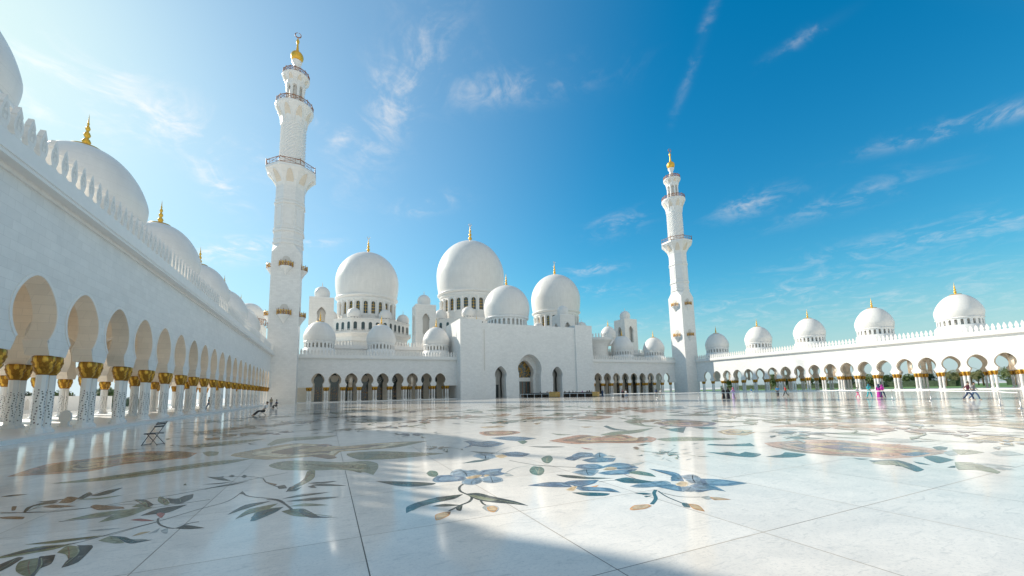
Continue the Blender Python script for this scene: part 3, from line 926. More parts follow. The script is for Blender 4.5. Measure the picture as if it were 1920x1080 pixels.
for x in (57.0, 58.5, 60.0, 61.5, 62.9): sb_.box(x-.07, x+.07, PY+6.4, PY+6.5, 0, 5.2, M['bronze'])
part(sb_, 'glazed_screen', pr)
for c in (49.6, 70.4):
    g = MB(); full2 = [(-a, z) for a, z in prs]+[(a, z) for a, z in prs[::-1][1:]]
    g.prism([(c+a, z) for a, z in full2], lambda a, b, d: (a, d, b), PY+5.5, PY+5.7, M['recess'])
    g.box(c-1.2, c+1.2, PY+5.4, PY+5.5, 0, 4.2, M['glass'])
    part(g, 'door', pr)

# ------------------------------------------------------------------ prayer hall behind
hall = thing('prayer_hall', (AX, 160, 0), 'great white prayer hall behind the portal with three giant marble domes', 'mosque')
def merl_line(x0, x1, y, z, sc=1.0, parent=hall, mb=None):
    b_ = mb or MB(); xs = []; x = x0
    half = [(.30, 0), (.30, .4), (.2, .5), (.3, .9), (0, 1.5)]
    poly = [(a*sc, zz*sc) for a, zz in half]+[(-a*sc, zz*sc) for a, zz in half[::-1][1:]]
    while x < x1:
        b_.prism([(x+a, z+b2) for a, b2 in poly], lambda a, b2, d: (a, y+d, b2), -.12, .12, M['merlon']); x += .95*sc
    if mb is None: part(b_, 'cresting', parent)
hb = MB()
hb.box(-6, 127, 133.1, 200, 0, 17.0, M['wall_far'])
hb.box(-6.3, 127.3, 132.8, 133.1, 16.2, 17.3, M['trim'])
hb.box(43, 78, 133.0, 160, 17.0, 22.5, M['wall_far'])
part(hb, 'hall_wall', hall)
merl_line(-6, 37, 132.95, 17.3, .95); merl_line(84, 127, 132.95, 17.3, .95)

def big_dome(cx, cy, R, zrim, zw, zap, zwin0, zwin1, nwin, zbase, rtier, ztier0, ztier1, oct_ph, fin, small_r, tierwin, wide):
    d = MB(); d.lathe(cx, cy, dome_profile(R, zrim, zrim+.36*(zap-zrim), zap, .935, 26, .022), 96, M['dome'], True)
    do = part(d, 'dome', hall)
    rr_ = R*.93
    k = MB()
    k.lathe(cx, cy, [(rr_*.97, zrim-1.3), (rr_+.25, zrim-.9), (rr_+.7, zrim-.5), (rr_+.75, zrim-.15), (rr_, zrim+.05)], 96, M['trim'], True, cap=False)
    k.lathe(cx, cy, [(rr_*.955, zrim-2.4), (rr_*.985, zrim-2.1), (rr_*.985, zrim-1.3)], 96, M['trim'], True, cap=False)
    drum_wall(k, cx, cy, rr_*.955, zbase, zrim-1.3, nwin, zwin0, zwin1, wide, M['wall_far'], .9, pi/nwin)
    for q in range(nwin):                                # half columns between the windows
        a = 2*pi*q/nwin
        k.lathe(cx+rr_*.965*cos(a), cy+rr_*.965*sin(a), [(.42, zwin0-.8), (.30, zwin0), (.30, zwin1-.6), (.5, zwin1+.1), (.5, zwin1+.5)], 8, M['trim'], True)
    dr = link('drum', k.build('drum'), do, world=False)
    seg = 2*pi/nwin; hwm = seg*wide/2*rr_*.955
    g = MB()
    zs = zwin1-hwm
    pl = [(hwm, zwin0), (hwm, zs)]+[(hwm*cos(t), zs+hwm*sin(t)) for t in (.4, .8, 1.2)]+[(0, zwin1)]
    pl = [(a, z) for a, z in pl]+[(-a, z) for a, z in pl[::-1][1:]]
    g.prism([(a, z-zwin0) for a, z in pl], lambda a, b, d_: (-d_, a, b), .55, .6, M['glass'])
    hh = zwin1-zwin0
    for zz in (.25, .5, .72): g.box(-.54, -.46, -hwm, hwm, hh*zz-.06, hh*zz+.06, M['gold'])
    g.box(-.54, -.46, -.05, .05, 0, hh*.95, M['gold'])
    gme = g.build('window')
    for q in range(nwin):
        a = pi/nwin+seg*q
        o = link('window', gme, do, (cx+rr_*.955*cos(a), cy+rr_*.955*sin(a), zwin0), a, world=False)
    f = MB()
    f.lathe(cx, cy, [(R*.17, zap-R*.014), (R*.14, zap+.15), (.5, zap+.5)], 24, M['gold'], True)
    finial(f, cx, cy, zap+.3, fin, True)
    link('finial', f.build('finial'), do, world=False)
    # octagonal tier with windows and corner domes
    t = MB()
    t.lathe(cx, cy, [(rtier+.2, ztier0-3.4), (rtier-.6, ztier0-3.2)], 8, M['wall_far'], False, oct_ph, cap=False)
    t.lathe(cx, cy, [(rtier-.6, 12), (rtier-.6, ztier0-1.5), (rtier+.5, ztier0-.5), (rtier+.9, ztier0-.4), (rtier+.9, ztier0), (rtier, ztier0+.01)], 8, M['wall_far'], False, oct_ph, cap=False)
    t.lathe(cx, cy, [(rtier, ztier0), (rtier, ztier1), (rtier+.25, ztier1+.05), (rtier+.25, ztier1+.45), (rtier-.4, ztier1+.46), (rr_*.9, ztier1+.5)], 8, M['wall_far'], False, oct_ph, cap=False)
    to = part(t, 'octagonal_tier', hall)
    ap = rtier*cos(pi/8)
    wg = MB(); hw = .62; H = (ztier1-ztier0)*.62
    pl = [(hw, 0), (hw, H-.5), (hw*.7, H-.15), (0, H)]; pl = pl+[(-a, z) for a, z in pl[::-1][1:]]
    wg.prism(pl, lambda a, b, d_: (d_, a, b), 0, .05, M['glass'])
    for zz in (0., H): pass
    wme = wg.build('window')
    for kf in range(8):
        a = oct_ph+pi/8+kf*pi/4
        if sin(a) > .75: continue
        for q in tierwin:
            x = cx+ap*cos(a)-q*sin(a); y = cy+ap*sin(a)+q*cos(a)
            link('window', wme, to, (x, y, ztier0+(ztier1-ztier0)*.18), a, world=False)
    rl = MB()
    for kf in range(8):
        a0 = oct_ph+kf*pi/4; a1 = a0+pi/4
        p0 = Vector((cx+(rtier+.7)*cos(a0), cy+(rtier+.7)*sin(a0), ztier0)); p1 = Vector((cx+(rtier+.7)*cos(a1), cy+(rtier+.7)*sin(a1), ztier0))
        for h_ in (.15, 1.1): rl.tube(p0+Vector((0, 0, h_)), p1+Vector((0, 0, h_)), .07, .07, M['trim'], 4)
        nn = int((p1-p0).length/.9)
        for q in range(nn):
            pp = p0.lerp(p1, q/nn); rl.tube(pp, pp+Vector((0, 0, 1.4 if q % 3 == 0 else 1.1)), .09, .07, M['trim'], 4)
    link('balustrade', rl.build('balustrade'), to, world=False)
    if small_r:
        for kf in range(8):
            a = oct_ph+kf*pi/4
            r_ = rtier-small_r*1.0
            x, y = cx+r_*cos(a), cy+r_*sin(a)
            q = MB(); z0 = ztier1+.4
            q.lathe(x, y, [(small_r*.9, z0-.3), (small_r*.9, z0+.4)]+dome_profile(small_r, z0+.4, z0+.4+small_r*.55, z0+.4+small_r*1.55, .92, 12)+[(.12, z0+small_r*1.7), (.05, z0+.4+small_r*2.2)], 28, M['dome'], True)
            for kk in range(12):
                b = 2*pi*kk/12
                q.box(-.16, .16, -.05, .03, z0-.02, z0+.36, M['dark'], lambda x_, y_, z_, b=b: (x-(small_r*.9)*sin(b)*1.0+x_*cos(b)-y_*sin(b), y+(small_r*.9)*cos(b)+x_*sin(b)+y_*cos(b), z_))
            part(q, 'corner_dome', hall)

big_dome(AX, 176.8, 16.0, 47.3, 58.0, 74.0, 38.2, 43.6, 26, 30, 20.5, 27.5, 33.2, pi/8, 9.2, 2.9, (-5.2, -1.8, 1.8, 5.2), .56)
big_dome(AX-46.4, 176.2, 12.7, 41.9, 49.8, 62.3, 34.0, 39.0, 24, 28, 17.6, 25.5, 30.6, pi/8, 7.2, 2.5, (-5.4, -2.6, 0, 2.6, 5.4), .52)
big_dome(AX+46.4, 176.2, 12.7, 41.9, 49.8, 62.3, 34.0, 39.0, 24, 28, 17.6, 25.5, 30.6, pi/8, 7.2, 2.5, (-5.4, -2.6, 0, 2.6, 5.4), .52)

def mid_dome(cx, cy, R, zrim, zw, zap, zb, nwin, wz0, wz1, fin):
    d = MB(); d.lathe(cx, cy, dome_profile(R, zrim, zrim+.33*(zap-zrim), zap, .94, 22, .03), 72, M['dome'], True)
    do = part(d, 'dome', hall)
    rr_ = R*.91; k = MB()
    k.lathe(cx, cy, [(rr_*.97, zrim-.9), (rr_+.3, zrim-.7), (rr_+.45, zrim-.15), (rr_, zrim+.03)], 72, M['trim'], True, cap=False)
    drum_wall(k, cx, cy, rr_*.96, zb, zrim-.9, nwin, wz0, wz1, .55, M['trim'], .5, pi/nwin)
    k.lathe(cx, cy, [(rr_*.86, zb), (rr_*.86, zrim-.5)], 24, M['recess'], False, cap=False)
    link('drum', k.build('drum'), do, world=False)
    f = MB(); f.lathe(cx, cy, [(R*.19, zap-R*.017), (R*.16, zap+.1), (.35, zap+.3)], 24, M['gold'], True); finial(f, cx, cy, zap+.1, fin, False)
    link('finial', f.build('finial'), do, world=False)
mid_dome(AX, 135.3, 8.6, 29.3, 33.6, 41.8, 22.6, 28, 25.0, 28.0, 5.2)
# smaller domes standing behind the portal and the arcades
for x, y, z0, R in ((112, 141, 25.2, 3.3), (88.5, 128, 21.0, 2.6), (46, 128.5, 23.0, 1.6)):
    small_dome(hall, x, y, z0-4, R, z0, z0+R*.5, z0+R*1.35, 20)
# round crenellated bastions flanking the portal
for x in (28.5, 98.2):
    b = MB(); y = 131.5
    b.lathe(x, y, [(4.6, 12.5), (4.6, 18.6), (4.9, 19.6), (5.7, 20.8), (6.4, 21.3), (6.4, 22.2), (6.1, 22.25)], 40, M['wall_far'], True)
    for k in range(34):
        a = 2*pi*k/34
        b.box(-.22, .22, -.12, .12, 22.2, 23.7, M['merlon'], lambda x_, y_, z_, a=a: (x+6.2*cos(a)-y_*cos(a)-x_*sin(a), y+6.2*sin(a)-y_*sin(a)+x_*cos(a), z_))
    if x > 60: part(b, 'round_bastion', hall)
# square stair towers with little domes
def stair_tower(cx, cy, w_, zt):
    h = w_/2
    b = MB(); wz = zt-10.5
    for (ax, ay, rot_) in ((0, -1, 0), (-1, 0, 1), (1, 0, 2), (0, 1, 3)):
        if rot_ == 0: T = lambda u, v, z: (cx+u, cy-h+v, z)
        elif rot_ == 1: T = lambda u, v, z: (cx-h+v, cy-u, z)
        elif rot_ == 2: T = lambda u, v, z: (cx+h-v, cy+u, z)
        else: T = lambda u, v, z: (cx-u, cy+h-v, z)
        prf = horseshoe(1.35, wz, zt-3.0, 1.15, zt-5.7, 10, 1.15)
        arch_bay(b, T, -h, h, 0, prf, zt, 0, 1.0, M['wall_far'], M['wall_far'])
    b.box(cx-h, cx+h, cy-h, cy+h, 12, wz, M['wall_far'])
    b.box(cx-h+1.6, cx+h-1.6, cy-h+1.6, cy+h-1.6, wz+.01, zt-1, M['recess'])
    b.box(cx-h, cx+h, cy-h, cy+h, zt, zt+.25, M['trim'])
    so_ = part(b, 'stair_tower', hall)
    R = 2.35; z0 = zt+.25
    d = MB(); d.lathe(cx, cy, [(R*.88, z0), (R*.88, z0+.3)]+dome_profile(R, z0+.3, z0+.3+R*.75, z0+.3+R*1.7, .88, 14)+[(.15, z0+R*1.95), (.06, z0+R*2.4)], 36, M['dome'], True)
    link('dome', d.build('dome'), so_, world=False)
for x in (-2.6, 31.0, 90.2, 123.8): stair_tower(x, 143.2, 7.2, 33.2)
# domed turret half hidden by the left minaret
tb = thing('domed_turret', (-22, 140, 0), 'cream domed turret with gilded balcony half hidden behind the left minaret', 'turret')
q = MB(); q.box(-26, -18, 136, 144, 0, 23, M['wall_far']); part(q, 'shaft', tb)
q = MB(); q.lathe(-22, 140, [(3.6, 23), (3.6, 24)]+dome_profile(4.0, 24, 26, 30, .92), 36, M['dome'], True); part(q, 'dome', tb)
q = MB(); rail_ring(q, -22, 140, 5.2, 23.0, 1.8, 12, M['bronze']); part(q, 'railing', tb)

# ------------------------------------------------------------------ inlaid flowers in the floor
def smooth_poly(pts, n=4):
    """rounded outline that keeps its pointed tips"""
    out = []; L = len(pts)
    V = [Vector(p) for p in pts]
    ar = (max(v.x for v in V)-min(v.x for v in V))/max(1e-6, (max(v.y for v in V)-min(v.y for v in V)))
    ar = min(max(ar*.5, 1), 6)
    def tang(i):
        a, b, c = V[i-1], V[i], V[(i+1) % L]
        u = Vector((b.x-a.x, (b.y-a.y)*ar)); v = Vector((c.x-b.x, (c.y-b.y)*ar))
        if u.length < 1e-6 or v.length < 1e-6: return Vector((0, 0))
        if u.normalized().dot(v.normalized()) < -.05: return Vector((0, 0))
        return (c-a)*.5*min(1, 2*min((b-a).length, (c-b).length)/((c-a).length+1e-6))
    tg = [tang(i) for i in range(L)]
    for i in range(L):
        p, q, m0, m1 = V[i], V[(i+1) % L], tg[i], tg[(i+1) % L]
        for k in range(n):
            t = k/n
            out.append(tuple(p*(2*t**3-3*t**2+1)+m0*(t**3-2*t**2+t)+q*(-2*t**3+3*t**2)+m1*(t**3-t**2)))
    return out
def smooth_old(pts, n=3):
    out = []; L = len(pts)
    for i in range(L):
        p0, p1, p2, p3 = pts[i-1], pts[i], pts[(i+1) % L], pts[(i+2) % L]
        for k in range(n):
            t = k/n
            out.append(tuple(.5*((2*b)+(c-a)*t+(2*a-5*b+4*c-d)*t*t+(-a+3*b-3*c+d)*t**3) for a, b, c, d in zip(p0, p1, p2, p3)))
    return out
T6 = lambda x, y: (500+x/3, 740+y/3)
T5 = lambda x, y: (x/3, 760+y/3)
T7 = lambda x, y: (1000+x/4, 740+y/4)
T8 = lambda x, y: (1380+x/3.556, 740+y/3.556)
INL = []      # (transform, colour, outline)
def P_(T, col, *pts): INL.append((T, col, pts))
def S_(T, col, wd_, *pts): INL.append((T, col, pts, wd_))
# blue flower with two orange buds
S_(T6, 'dark', 9, (1110, 500), (1085, 520), (1092, 545), (1150, 572), (1142, 600), (1090, 622), (1025, 655))
S_(T6, 'dark', 8, (1200, 588), (1215, 612), (1240, 624))
P_(T6, 'blue', (945, 478), (975, 458), (1060, 455), (1120, 462), (1100, 480), (1040, 487), (960, 490))
P_(T6, 'ltblue', (1045, 455), (1050, 435), (1085, 422), (1130, 428), (1170, 425), (1200, 440), (1150, 455), (1100, 460))
P_(T6, 'blue', (1190, 447), (1220, 428), (1290, 420), (1325, 418), (1312, 435), (1345, 441), (1300, 452), (1220, 458))
P_(T6, 'ltblue', (1105, 490), (1130, 475), (1190, 468), (1215, 480), (1190, 497), (1150, 505), (1110, 500))
P_(T6, 'ltblue', (1212, 476), (1260, 460), (1315, 470), (1320, 485), (1270, 495), (1225, 490))
P_(T6, 'grey', (1330, 448), (1360, 443), (1392, 457), (1350, 460))
P_(T6, 'cream', (1118, 466), (1180, 452), (1215, 453), (1180, 470), (1140, 478))
P_(T6, 'cream', (1215, 455), (1262, 440), (1275, 444), (1235, 462))
P_(T6, 'dark', (612, 487), (700, 487), (830, 490), (950, 498), (930, 508), (830, 517), (750, 515), (680, 502))
P_(T6, 'teal', (690, 500), (760, 503), (930, 508), (830, 516), (750, 514))
P_(T6, 'green', (898, 442), (920, 427), (955, 432), (965, 450), (945, 462), (915, 458))
P_(T6, 'teal', (785, 667), (787, 632), (850, 605), (950, 580), (1105, 560), (1060, 585), (930, 613), (850, 635), (806, 657))
P_(T6, 'dark', (950, 578), (1030, 568), (1105, 560), (1062, 584), (985, 601), (965, 590))
P_(T6, 'dark', (930, 628), (990, 615), (1060, 618), (1092, 622), (1000, 630))
P_(T6, 'dark', (1120, 558), (1190, 553), (1260, 570), (1400, 600), (1472, 625), (1380, 615), (1260, 605), (1180, 590))
P_(T6, 'sage', (1130, 562), (1200, 575), (1310, 592), (1250, 597), (1180, 584))
P_(T6, 'orange', (947, 697), (950, 675), (1000, 660), (1030, 662), (1026, 680), (985, 700), (955, 708))
P_(T6, 'brown', (1000, 660), (1036, 657), (1032, 676), (1012, 667))
P_(T6, 'dark', (1064, 636), (1102, 621), (1094, 652), (1070, 650))
P_(T6, 'grey', (1212, 636), (1235, 620), (1290, 625), (1308, 640), (1290, 660), (1240, 655))
P_(T6, 'orange', (1238, 634), (1272, 625), (1300, 638), (1280, 662), (1247, 653))
# second and third blue flowers further off
S_(T6, 'grey', 4, (1290, 328), (1330, 305), (1400, 290), (1500, 280), (1600, 268))
S_(T6, 'dark', 4, (1365, 370), (1430, 382), (1510, 395), (1620, 403), (1750, 410))
S_(T6, 'grey', 5, (1340, 442), (1400, 412), (1480, 400))
P_(T6, 'dark', (1140, 318), (1200, 321), (1290, 328), (1240, 335))
P_(T6, 'ltblue', (1165, 346), (1200, 333), (1260, 334), (1292, 348), (1230, 362))
P_(T6, 'cream', (1280, 345), (1330, 335), (1362, 345), (1320, 358))
P_(T6, 'blue', (1330, 332), (1400, 323), (1472, 333), (1430, 347), (1360, 345))
P_(T6, 'teal', (1102, 386), (1170, 370), (1260, 362), (1200, 378))
P_(T6, 'green', (1545, 360), (1590, 345), (1607, 365), (1585, 386), (1555, 378))
P_(T6, 'green', (1478, 425), (1500, 403), (1555, 412), (1560, 435), (1530, 454), (1490, 445))
P_(T6, 'blue', (1120, 266), (1160, 262), (1195, 268), (1260, 262), (1320, 275), (1280, 287), (1220, 292), (1160, 287), (1100, 302), (1150, 280))
P_(T6, 'green', (1410, 262), (1440, 254), (1468, 265), (1440, 278))
P_(T6, 'blue', (1280, 245), (1380, 236), (1500, 245), (1400, 258))
P_(T6, 'terra', (1196, 212), (1290, 203), (1400, 205), (1427, 215), (1340, 229), (1230, 230))
P_(T6, 'terra', (1245, 155), (1320, 148), (1392, 153), (1320, 161))
P_(T6, 'tan', (1198, 182), (1300, 174), (1345, 181), (1240, 189))
P_(T6, 'terra', (1435, 132), (1540, 124), (1640, 130), (1530, 139))
P_(T6, 'dark', (1470, 290), (1560, 292), (1680, 294), (1560, 298))
# great olive leaf and cream lily
P_(T6, 'sage', (0, 283), (60, 250), (200, 238), (398, 229), (300, 250), (120, 262), (30, 286))
P_(T6, 'tan', (-180, 330), (0, 297), (150, 275), (300, 280), (420, 290), (600, 275), (760, 265), (905, 261), (700, 300), (420, 320), (380, 350), (300, 345), (0, 366), (-200, 345))
P_(T6, 'purple', (250, 290), (320, 277), (370, 283), (330, 300))
P_(T6, 'brown', (70, 330), (200, 322), (330, 335), (395, 352), (350, 362), (230, 345))
P_(T6, 'olive', (650, 290), (760, 268), (905, 261), (780, 288), (690, 300))
P_(T6, 'olive', (450, 332), (620, 318), (800, 323), (1000, 330), (900, 343), (700, 362), (520, 365))
P_(T6, 'green', (470, 350), (560, 326), (650, 326), (600, 345), (540, 364))
P_(T6, 'sage', (12, 402), (60, 380), (160, 370), (300, 375), (420, 380), (560, 372), (620, 385), (628, 410), (600, 452), (540, 435), (400, 422), (300, 426), (100, 424))
P_(T6, 'olive', (240, 392), (400, 392), (560, 395), (590, 425), (480, 412), (330, 410))
P_(T6, 'olive', (230, 430), (273, 426), (266, 470), (200, 510), (108, 549), (150, 512), (205, 480))
P_(T6, 'dark', (130, 520), (200, 505), (150, 532), (108, 549))
# sprays in the left foreground
S_(T6, 'dark', 7, (0, 590), (60, 595), (110, 620), (155, 658))
P_(T6, 'dark', (88, 586), (200, 560), (360, 548), (230, 569))
P_(T6, 'dark', (108, 601), (250, 580), (414, 575), (260, 596))
P_(T6, 'sage', (128, 629), (220, 611), (352, 622), (240, 627))
P_(T6, 'olive', (83, 657), (130, 645), (200, 641), (210, 665), (260, 690), (150, 682))
P_(T6, 'dark', (180, 650), (205, 641), (250, 660), (300, 685), (404, 690), (250, 693), (200, 675))
P_(T6, 'olive', (-60, 660), (0, 642), (96, 631), (60, 652), (0, 668), (-90, 705))
P_(T6, 'teal', (-90, 695), (-40, 655), (95, 632), (20, 662), (-55, 698))
P_(T6, 'dark', (245, 510), (320, 500), (450, 512), (330, 514))
P_(T6, 'dark', (230, 517), (262, 512), (282, 524), (250, 524))
P_(T6, 'dark', (60, 515), (100, 508), (112, 520), (80, 525))
for a in ((230, 500, 330, 492), (260, 497, 400, 486)): P_(T6, 'dark', (a[0], a[1]), ((a[0]+a[2])/2, a[1]-8), (a[2], a[3]), ((a[0]+a[2])/2, a[1]+1))
P_(T5, 'sage', (280, 441), (600, 400), (900, 355), (1200, 315), (1425, 298), (1300, 325), (1000, 367), (700, 412), (450, 434))
P_(T5, 'olive', (450, 428), (700, 395), (1000, 350), (1250, 318), (1000, 362), (700, 407))
P_(T5, 'terra', (40, 402), (250, 335), (500, 300), (780, 262), (1000, 258), (1110, 268), (1050, 297), (700, 332), (500, 372), (250, 390))
P_(T5, 'brown', (680, 300), (850, 268), (1050, 262), (1080, 285), (850, 312))
P_(T5, 'tan', (350, 345), (520, 318), (690, 302), (560, 350), (400, 372))
P_(T5, 'sage', (1050, 228), (1200, 208), (1495, 188), (1400, 206), (1250, 227), (1100, 238))
P_(T5, 'sage', (1138, 266), (1180, 258), (1232, 262), (1222, 279), (1170, 287))
P_(T5, 'brown', (1100, 150), (1250, 130), (1400, 125), (1300, 140), (1180, 158))
P_(T5, 'brown', (1150, 185), (1240, 180), (1230, 192), (1160, 196))
S_(T5, 'dark', 4, (0, 603), (250, 602), (500, 577), (700, 545), (1000, 500), (1300, 440), (1450, 410), (1620, 378))
S_(T5, 'dark', 4, (250, 815), (450, 770), (700, 702), (900, 650), (1100, 590), (1280, 540), (1360, 488))
S_(T5, 'dark', 4, (330, 655), (600, 625), (860, 577), (1180, 530))
S_(T5, 'dark', 3, (130, 600), (230, 572), (330, 550), (440, 522), (560, 495), (690, 465))
S_(T5, 'dark', 3, (0, 610), (130, 603), (330, 590), (520, 575), (720, 556), (830, 560), (950, 548), (1085, 510))
S_(T5, 'dark', 3, (-20, 860), (150, 835), (330, 790), (440, 772)); S_(T5, 'dark', 3, (480, 755), (560, 740), (640, 725), (760, 690), (890, 655))
S_(T5, 'dark', 3, (1150, 475), (1230, 455), (1300, 440)); S_(T5, 'dark', 3, (1180, 405), (1290, 402), (1400, 400), (1480, 412))
P_(T5, 'brown', (328, 550), (380, 515), (442, 520), (400, 547))
P_(T5, 'dark', (430, 526), (500, 488), (522, 500), (470, 524))
P_(T5, 'dark', (508, 511), (600, 480), (688, 464), (620, 496), (550, 510))
P_(T5, 'sage', (415, 530), (560, 520), (705, 503), (560, 528))
P_(T5, 'brown', (508, 572), (540, 559), (690, 571), (702, 581), (560, 590))
P_(T5, 'olive', (740, 572), (800, 545), (750, 530), (822, 535), (840, 560), (830, 577))
P_(T5, 'dark', (765, 530), (822, 533), (865, 560), (830, 577), (825, 550))
P_(T5, 'olive', (900, 513), (940, 530), (955, 553), (930, 562), (888, 540))
P_(T5, 'dark', (930, 520), (990, 527), (1035, 510), (1088, 499), (1082, 522), (1020, 552), (960, 552), (950, 535))
P_(T5, 'dark', (130, 602), (150, 575), (250, 545), (330, 540), (300, 553), (190, 568), (145, 602))
P_(T5, 'brown', (240, 573), (300, 560), (430, 567), (320, 577))
P_(T5, 'brown', (65, 592), (68, 570), (95, 568), (85, 590))
P_(T5, 'sage', (360, 648), (550, 605), (735, 584), (600, 622))
P_(T5, 'sage', (552, 660), (700, 590), (862, 571), (750, 617), (650, 642))
P_(T5, 'dark', (788, 622), (900, 580), (1052, 559), (950, 602), (850, 614))
P_(T5, 'olive', (136, 784), (350, 755), (584, 731), (480, 753), (300, 777))
P_(T5, 'olive', (-10, 855), (200, 798), (402, 781), (300, 812), (100, 847), (0, 862))
P_(T5, 'dark', (0, 850), (200, 805), (390, 784), (220, 815), (60, 846))
P_(T5, 'sage', (552, 762), (620, 735), (660, 745), (700, 775), (640, 777))
P_(T5, 'teal', (610, 735), (700, 740), (760, 760), (862, 756), (750, 777), (700, 770), (660, 745))
P_(T5, 'olive', (320, 830), (380, 790), (442, 796), (432, 840), (385, 872), (370, 840))
P_(T5, 'dark', (345, 914), (380, 870), (430, 842), (442, 797), (430, 788), (515, 787), (522, 800), (440, 882))
P_(T5, 'dark', (-10, 900), (100, 855), (135, 857), (60, 905), (0, 935), (-20, 940))
P_(T5, 'olive', (90, 935), (110, 880), (215, 858), (205, 920), (170, 965))
P_(T5, 'dark', (160, 965), (205, 922), (218, 856), (250, 848), (312, 840), (290, 890), (225, 920), (190, 965))
P_(T5, 'red', (733, 646), (790, 637), (872, 650), (800, 652))
P_(T5, 'red', (878, 613), (900, 604), (930, 609), (906, 634))
S_(T5, 'dark', 5, (892, 635), (888, 655), (910, 677), (980, 692), (1060, 665), (1120, 655))
P_(T5, 'dark', (983, 692), (1050, 674), (1153, 690), (1060, 697))
P_(T5, 'grey', (903, 706), (946, 688), (941, 720), (915, 718))
P_(T5, 'grey', (833, 724), (900, 690), (882, 713))
P_(T5, 'tan', (740, 738), (790, 715), (850, 710), (790, 728))
P_(T5, 'grey', (485, 706), (600, 694), (690, 690), (580, 704))
S_(T5, 'dark', 5, (1362, 488), (1400, 512), (1560, 530), (1610, 560), (1640, 588))
P_(T5, 'dark', (1350, 500), (1362, 482), (1382, 500))
P_(T5, 'dark', (1278, 617), (1380, 560), (1525, 539), (1440, 564), (1350, 592))
P_(T5, 'olive', (1322, 642), (1400, 585), (1565, 552), (1500, 587), (1400, 612))
P_(T5, 'teal', (1406, 652), (1450, 605), (1595, 572), (1550, 602), (1440, 648))
S_(T5, 'dark', 4, (1480, 410), (1500, 435), (1560, 458))
P_(T5, 'brown', (1495, 430), (1560, 444), (1540, 452))
P_(T5, 'dark', (1558, 456), (1600, 449), (1614, 466), (1570, 470))
P_(T5, 'dark', (1605, 484), (1700, 458), (1665, 482))
P_(T5, 'dark', (1196, 406), (1262, 399), (1240, 412)); P_(T5, 'dark', (1160, 402), (1240, 405), (1300, 425), (1230, 420))
P_(T5, 'dark', (1288, 398), (1305, 391), (1322, 397), (1305, 405)); P_(T5, 'dark', (1358, 401), (1375, 391), (1390, 399), (1375, 408))
P_(T5, 'brown', (-20, 632), (60, 625), (137, 628), (125, 641), (30, 640))
P_(T5, 'sage', (1030, 450), (1042, 440), (1050, 450))
P_(T5, 'dark', (0, 515), (80, 503), (160, 500), (70, 512)); P_(T5, 'dark', (200, 545), (330, 530), (400, 520), (300, 540))
P_(T5, 'dark', (1150, 470), (1250, 452), (1400, 425), (1300, 450)); P_(T5, 'dark', (1140, 445), (1260, 435), (1330, 425), (1240, 442))
# right-hand blue flowers with orange buds
S_(T7, 'teal', 16, (917, 715), (905, 740), (918, 780), (888, 822))
S_(T7, 'dark', 8, (935, 722), (1000, 765), (1120, 815))
S_(T7, 'dark', 5, (960, 735), (1100, 765), (1262, 768))
S_(T7, 'dark', 3, (0, 530), (150, 538), (330, 545)); S_(T7, 'dark', 3, (490, 655), (560, 645), (620, 643)); S_(T7, 'purple', 5, (680, 597), (770, 632))
P_(T7, 'dkblue', (890, 562), (1000, 575), (1080, 595), (1105, 640), (1020, 640), (1040, 610), (960, 585))
P_(T7, 'ltblue', (745, 687), (840, 660), (980, 650), (1010, 670), (900, 690), (800, 695))
P_(T7, 'blue', (930, 692), (1020, 675), (1110, 690), (1115, 724), (1060, 718), (1000, 705))
P_(T7, 'ltblue', (1120, 612), (1200, 603), (1250, 630), (1240, 662), (1170, 655))
P_(T7, 'blue', (1240, 633), (1420, 640), (1570, 662), (1430, 681), (1260, 672))
P_(T7, 'blue', (1228, 675), (1330, 680), (1418, 723), (1340, 712), (1240, 728), (1180, 700))
P_(T7, 'ltblue', (1110, 690), (1190, 690), (1240, 712), (1180, 726), (1120, 718))
P_(T7, 'cream', (1062, 672), (1110, 650), (1162, 660), (1150, 687), (1090, 690))
P_(T7, 'teal', (608, 638), (700, 621), (820, 640), (938, 658), (820, 666), (680, 661))
P_(T7, 'orange', (722, 857), (760, 830), (860, 823), (888, 835), (840, 856), (750, 867))
P_(T7, 'teal', (1110, 810), (1160, 817), (1178, 846), (1130, 842))
P_(T7, 'orange', (1162, 818), (1240, 830), (1287, 877), (1200, 857))
P_(T7, 'grey', (1253, 768), (1310, 762), (1350, 780), (1300, 786))
P_(T7, 'orange', (1320, 768), (1400, 772), (1483, 787), (1360, 791))
P_(T7, 'teal', (756, 740), (830, 736), (892, 745), (840, 751)); P_(T7, 'teal', (830, 762), (890, 757), (845, 770))
P_(T7, 'dkblue', (-15, 682), (120, 660), (230, 663), (272, 690), (150, 691))
P_(T7, 'dkblue', (225, 668), (300, 648), (472, 644), (440, 666), (330, 692), (300, 678))
P_(T7, 'blue', (330, 700), (400, 694), (560, 703), (624, 730), (500, 722), (380, 720))
P_(T7, 'teal', (290, 735), (420, 733), (572, 742), (540, 758), (400, 759))
P_(T7, 'cream', (243, 714), (290, 690), (332, 688), (300, 722)); P_(T7, 'orange', (425, 692), (490, 678), (470, 693))
P_(T7, 'dark', (168, 600), (300, 606), (430, 621), (605, 627), (420, 633), (250, 622))
P_(T7, 'blue', (333, 547), (350, 528), (470, 523), (522, 545), (440, 560))
P_(T7, 'ltblue', (305, 582), (400, 561), (482, 570), (440, 602), (380, 602))
P_(T7, 'blue', (538, 540), (630, 516), (720, 524), (772, 547), (640, 557))
P_(T7, 'blue', (498, 587), (600, 570), (762, 560), (700, 592), (560, 599))
P_(T7, 'grey', (702, 532), (760, 515), (835, 507), (770, 532)); P_(T7, 'green', (698, 585), (780, 572), (880, 590), (920, 617), (800, 602))
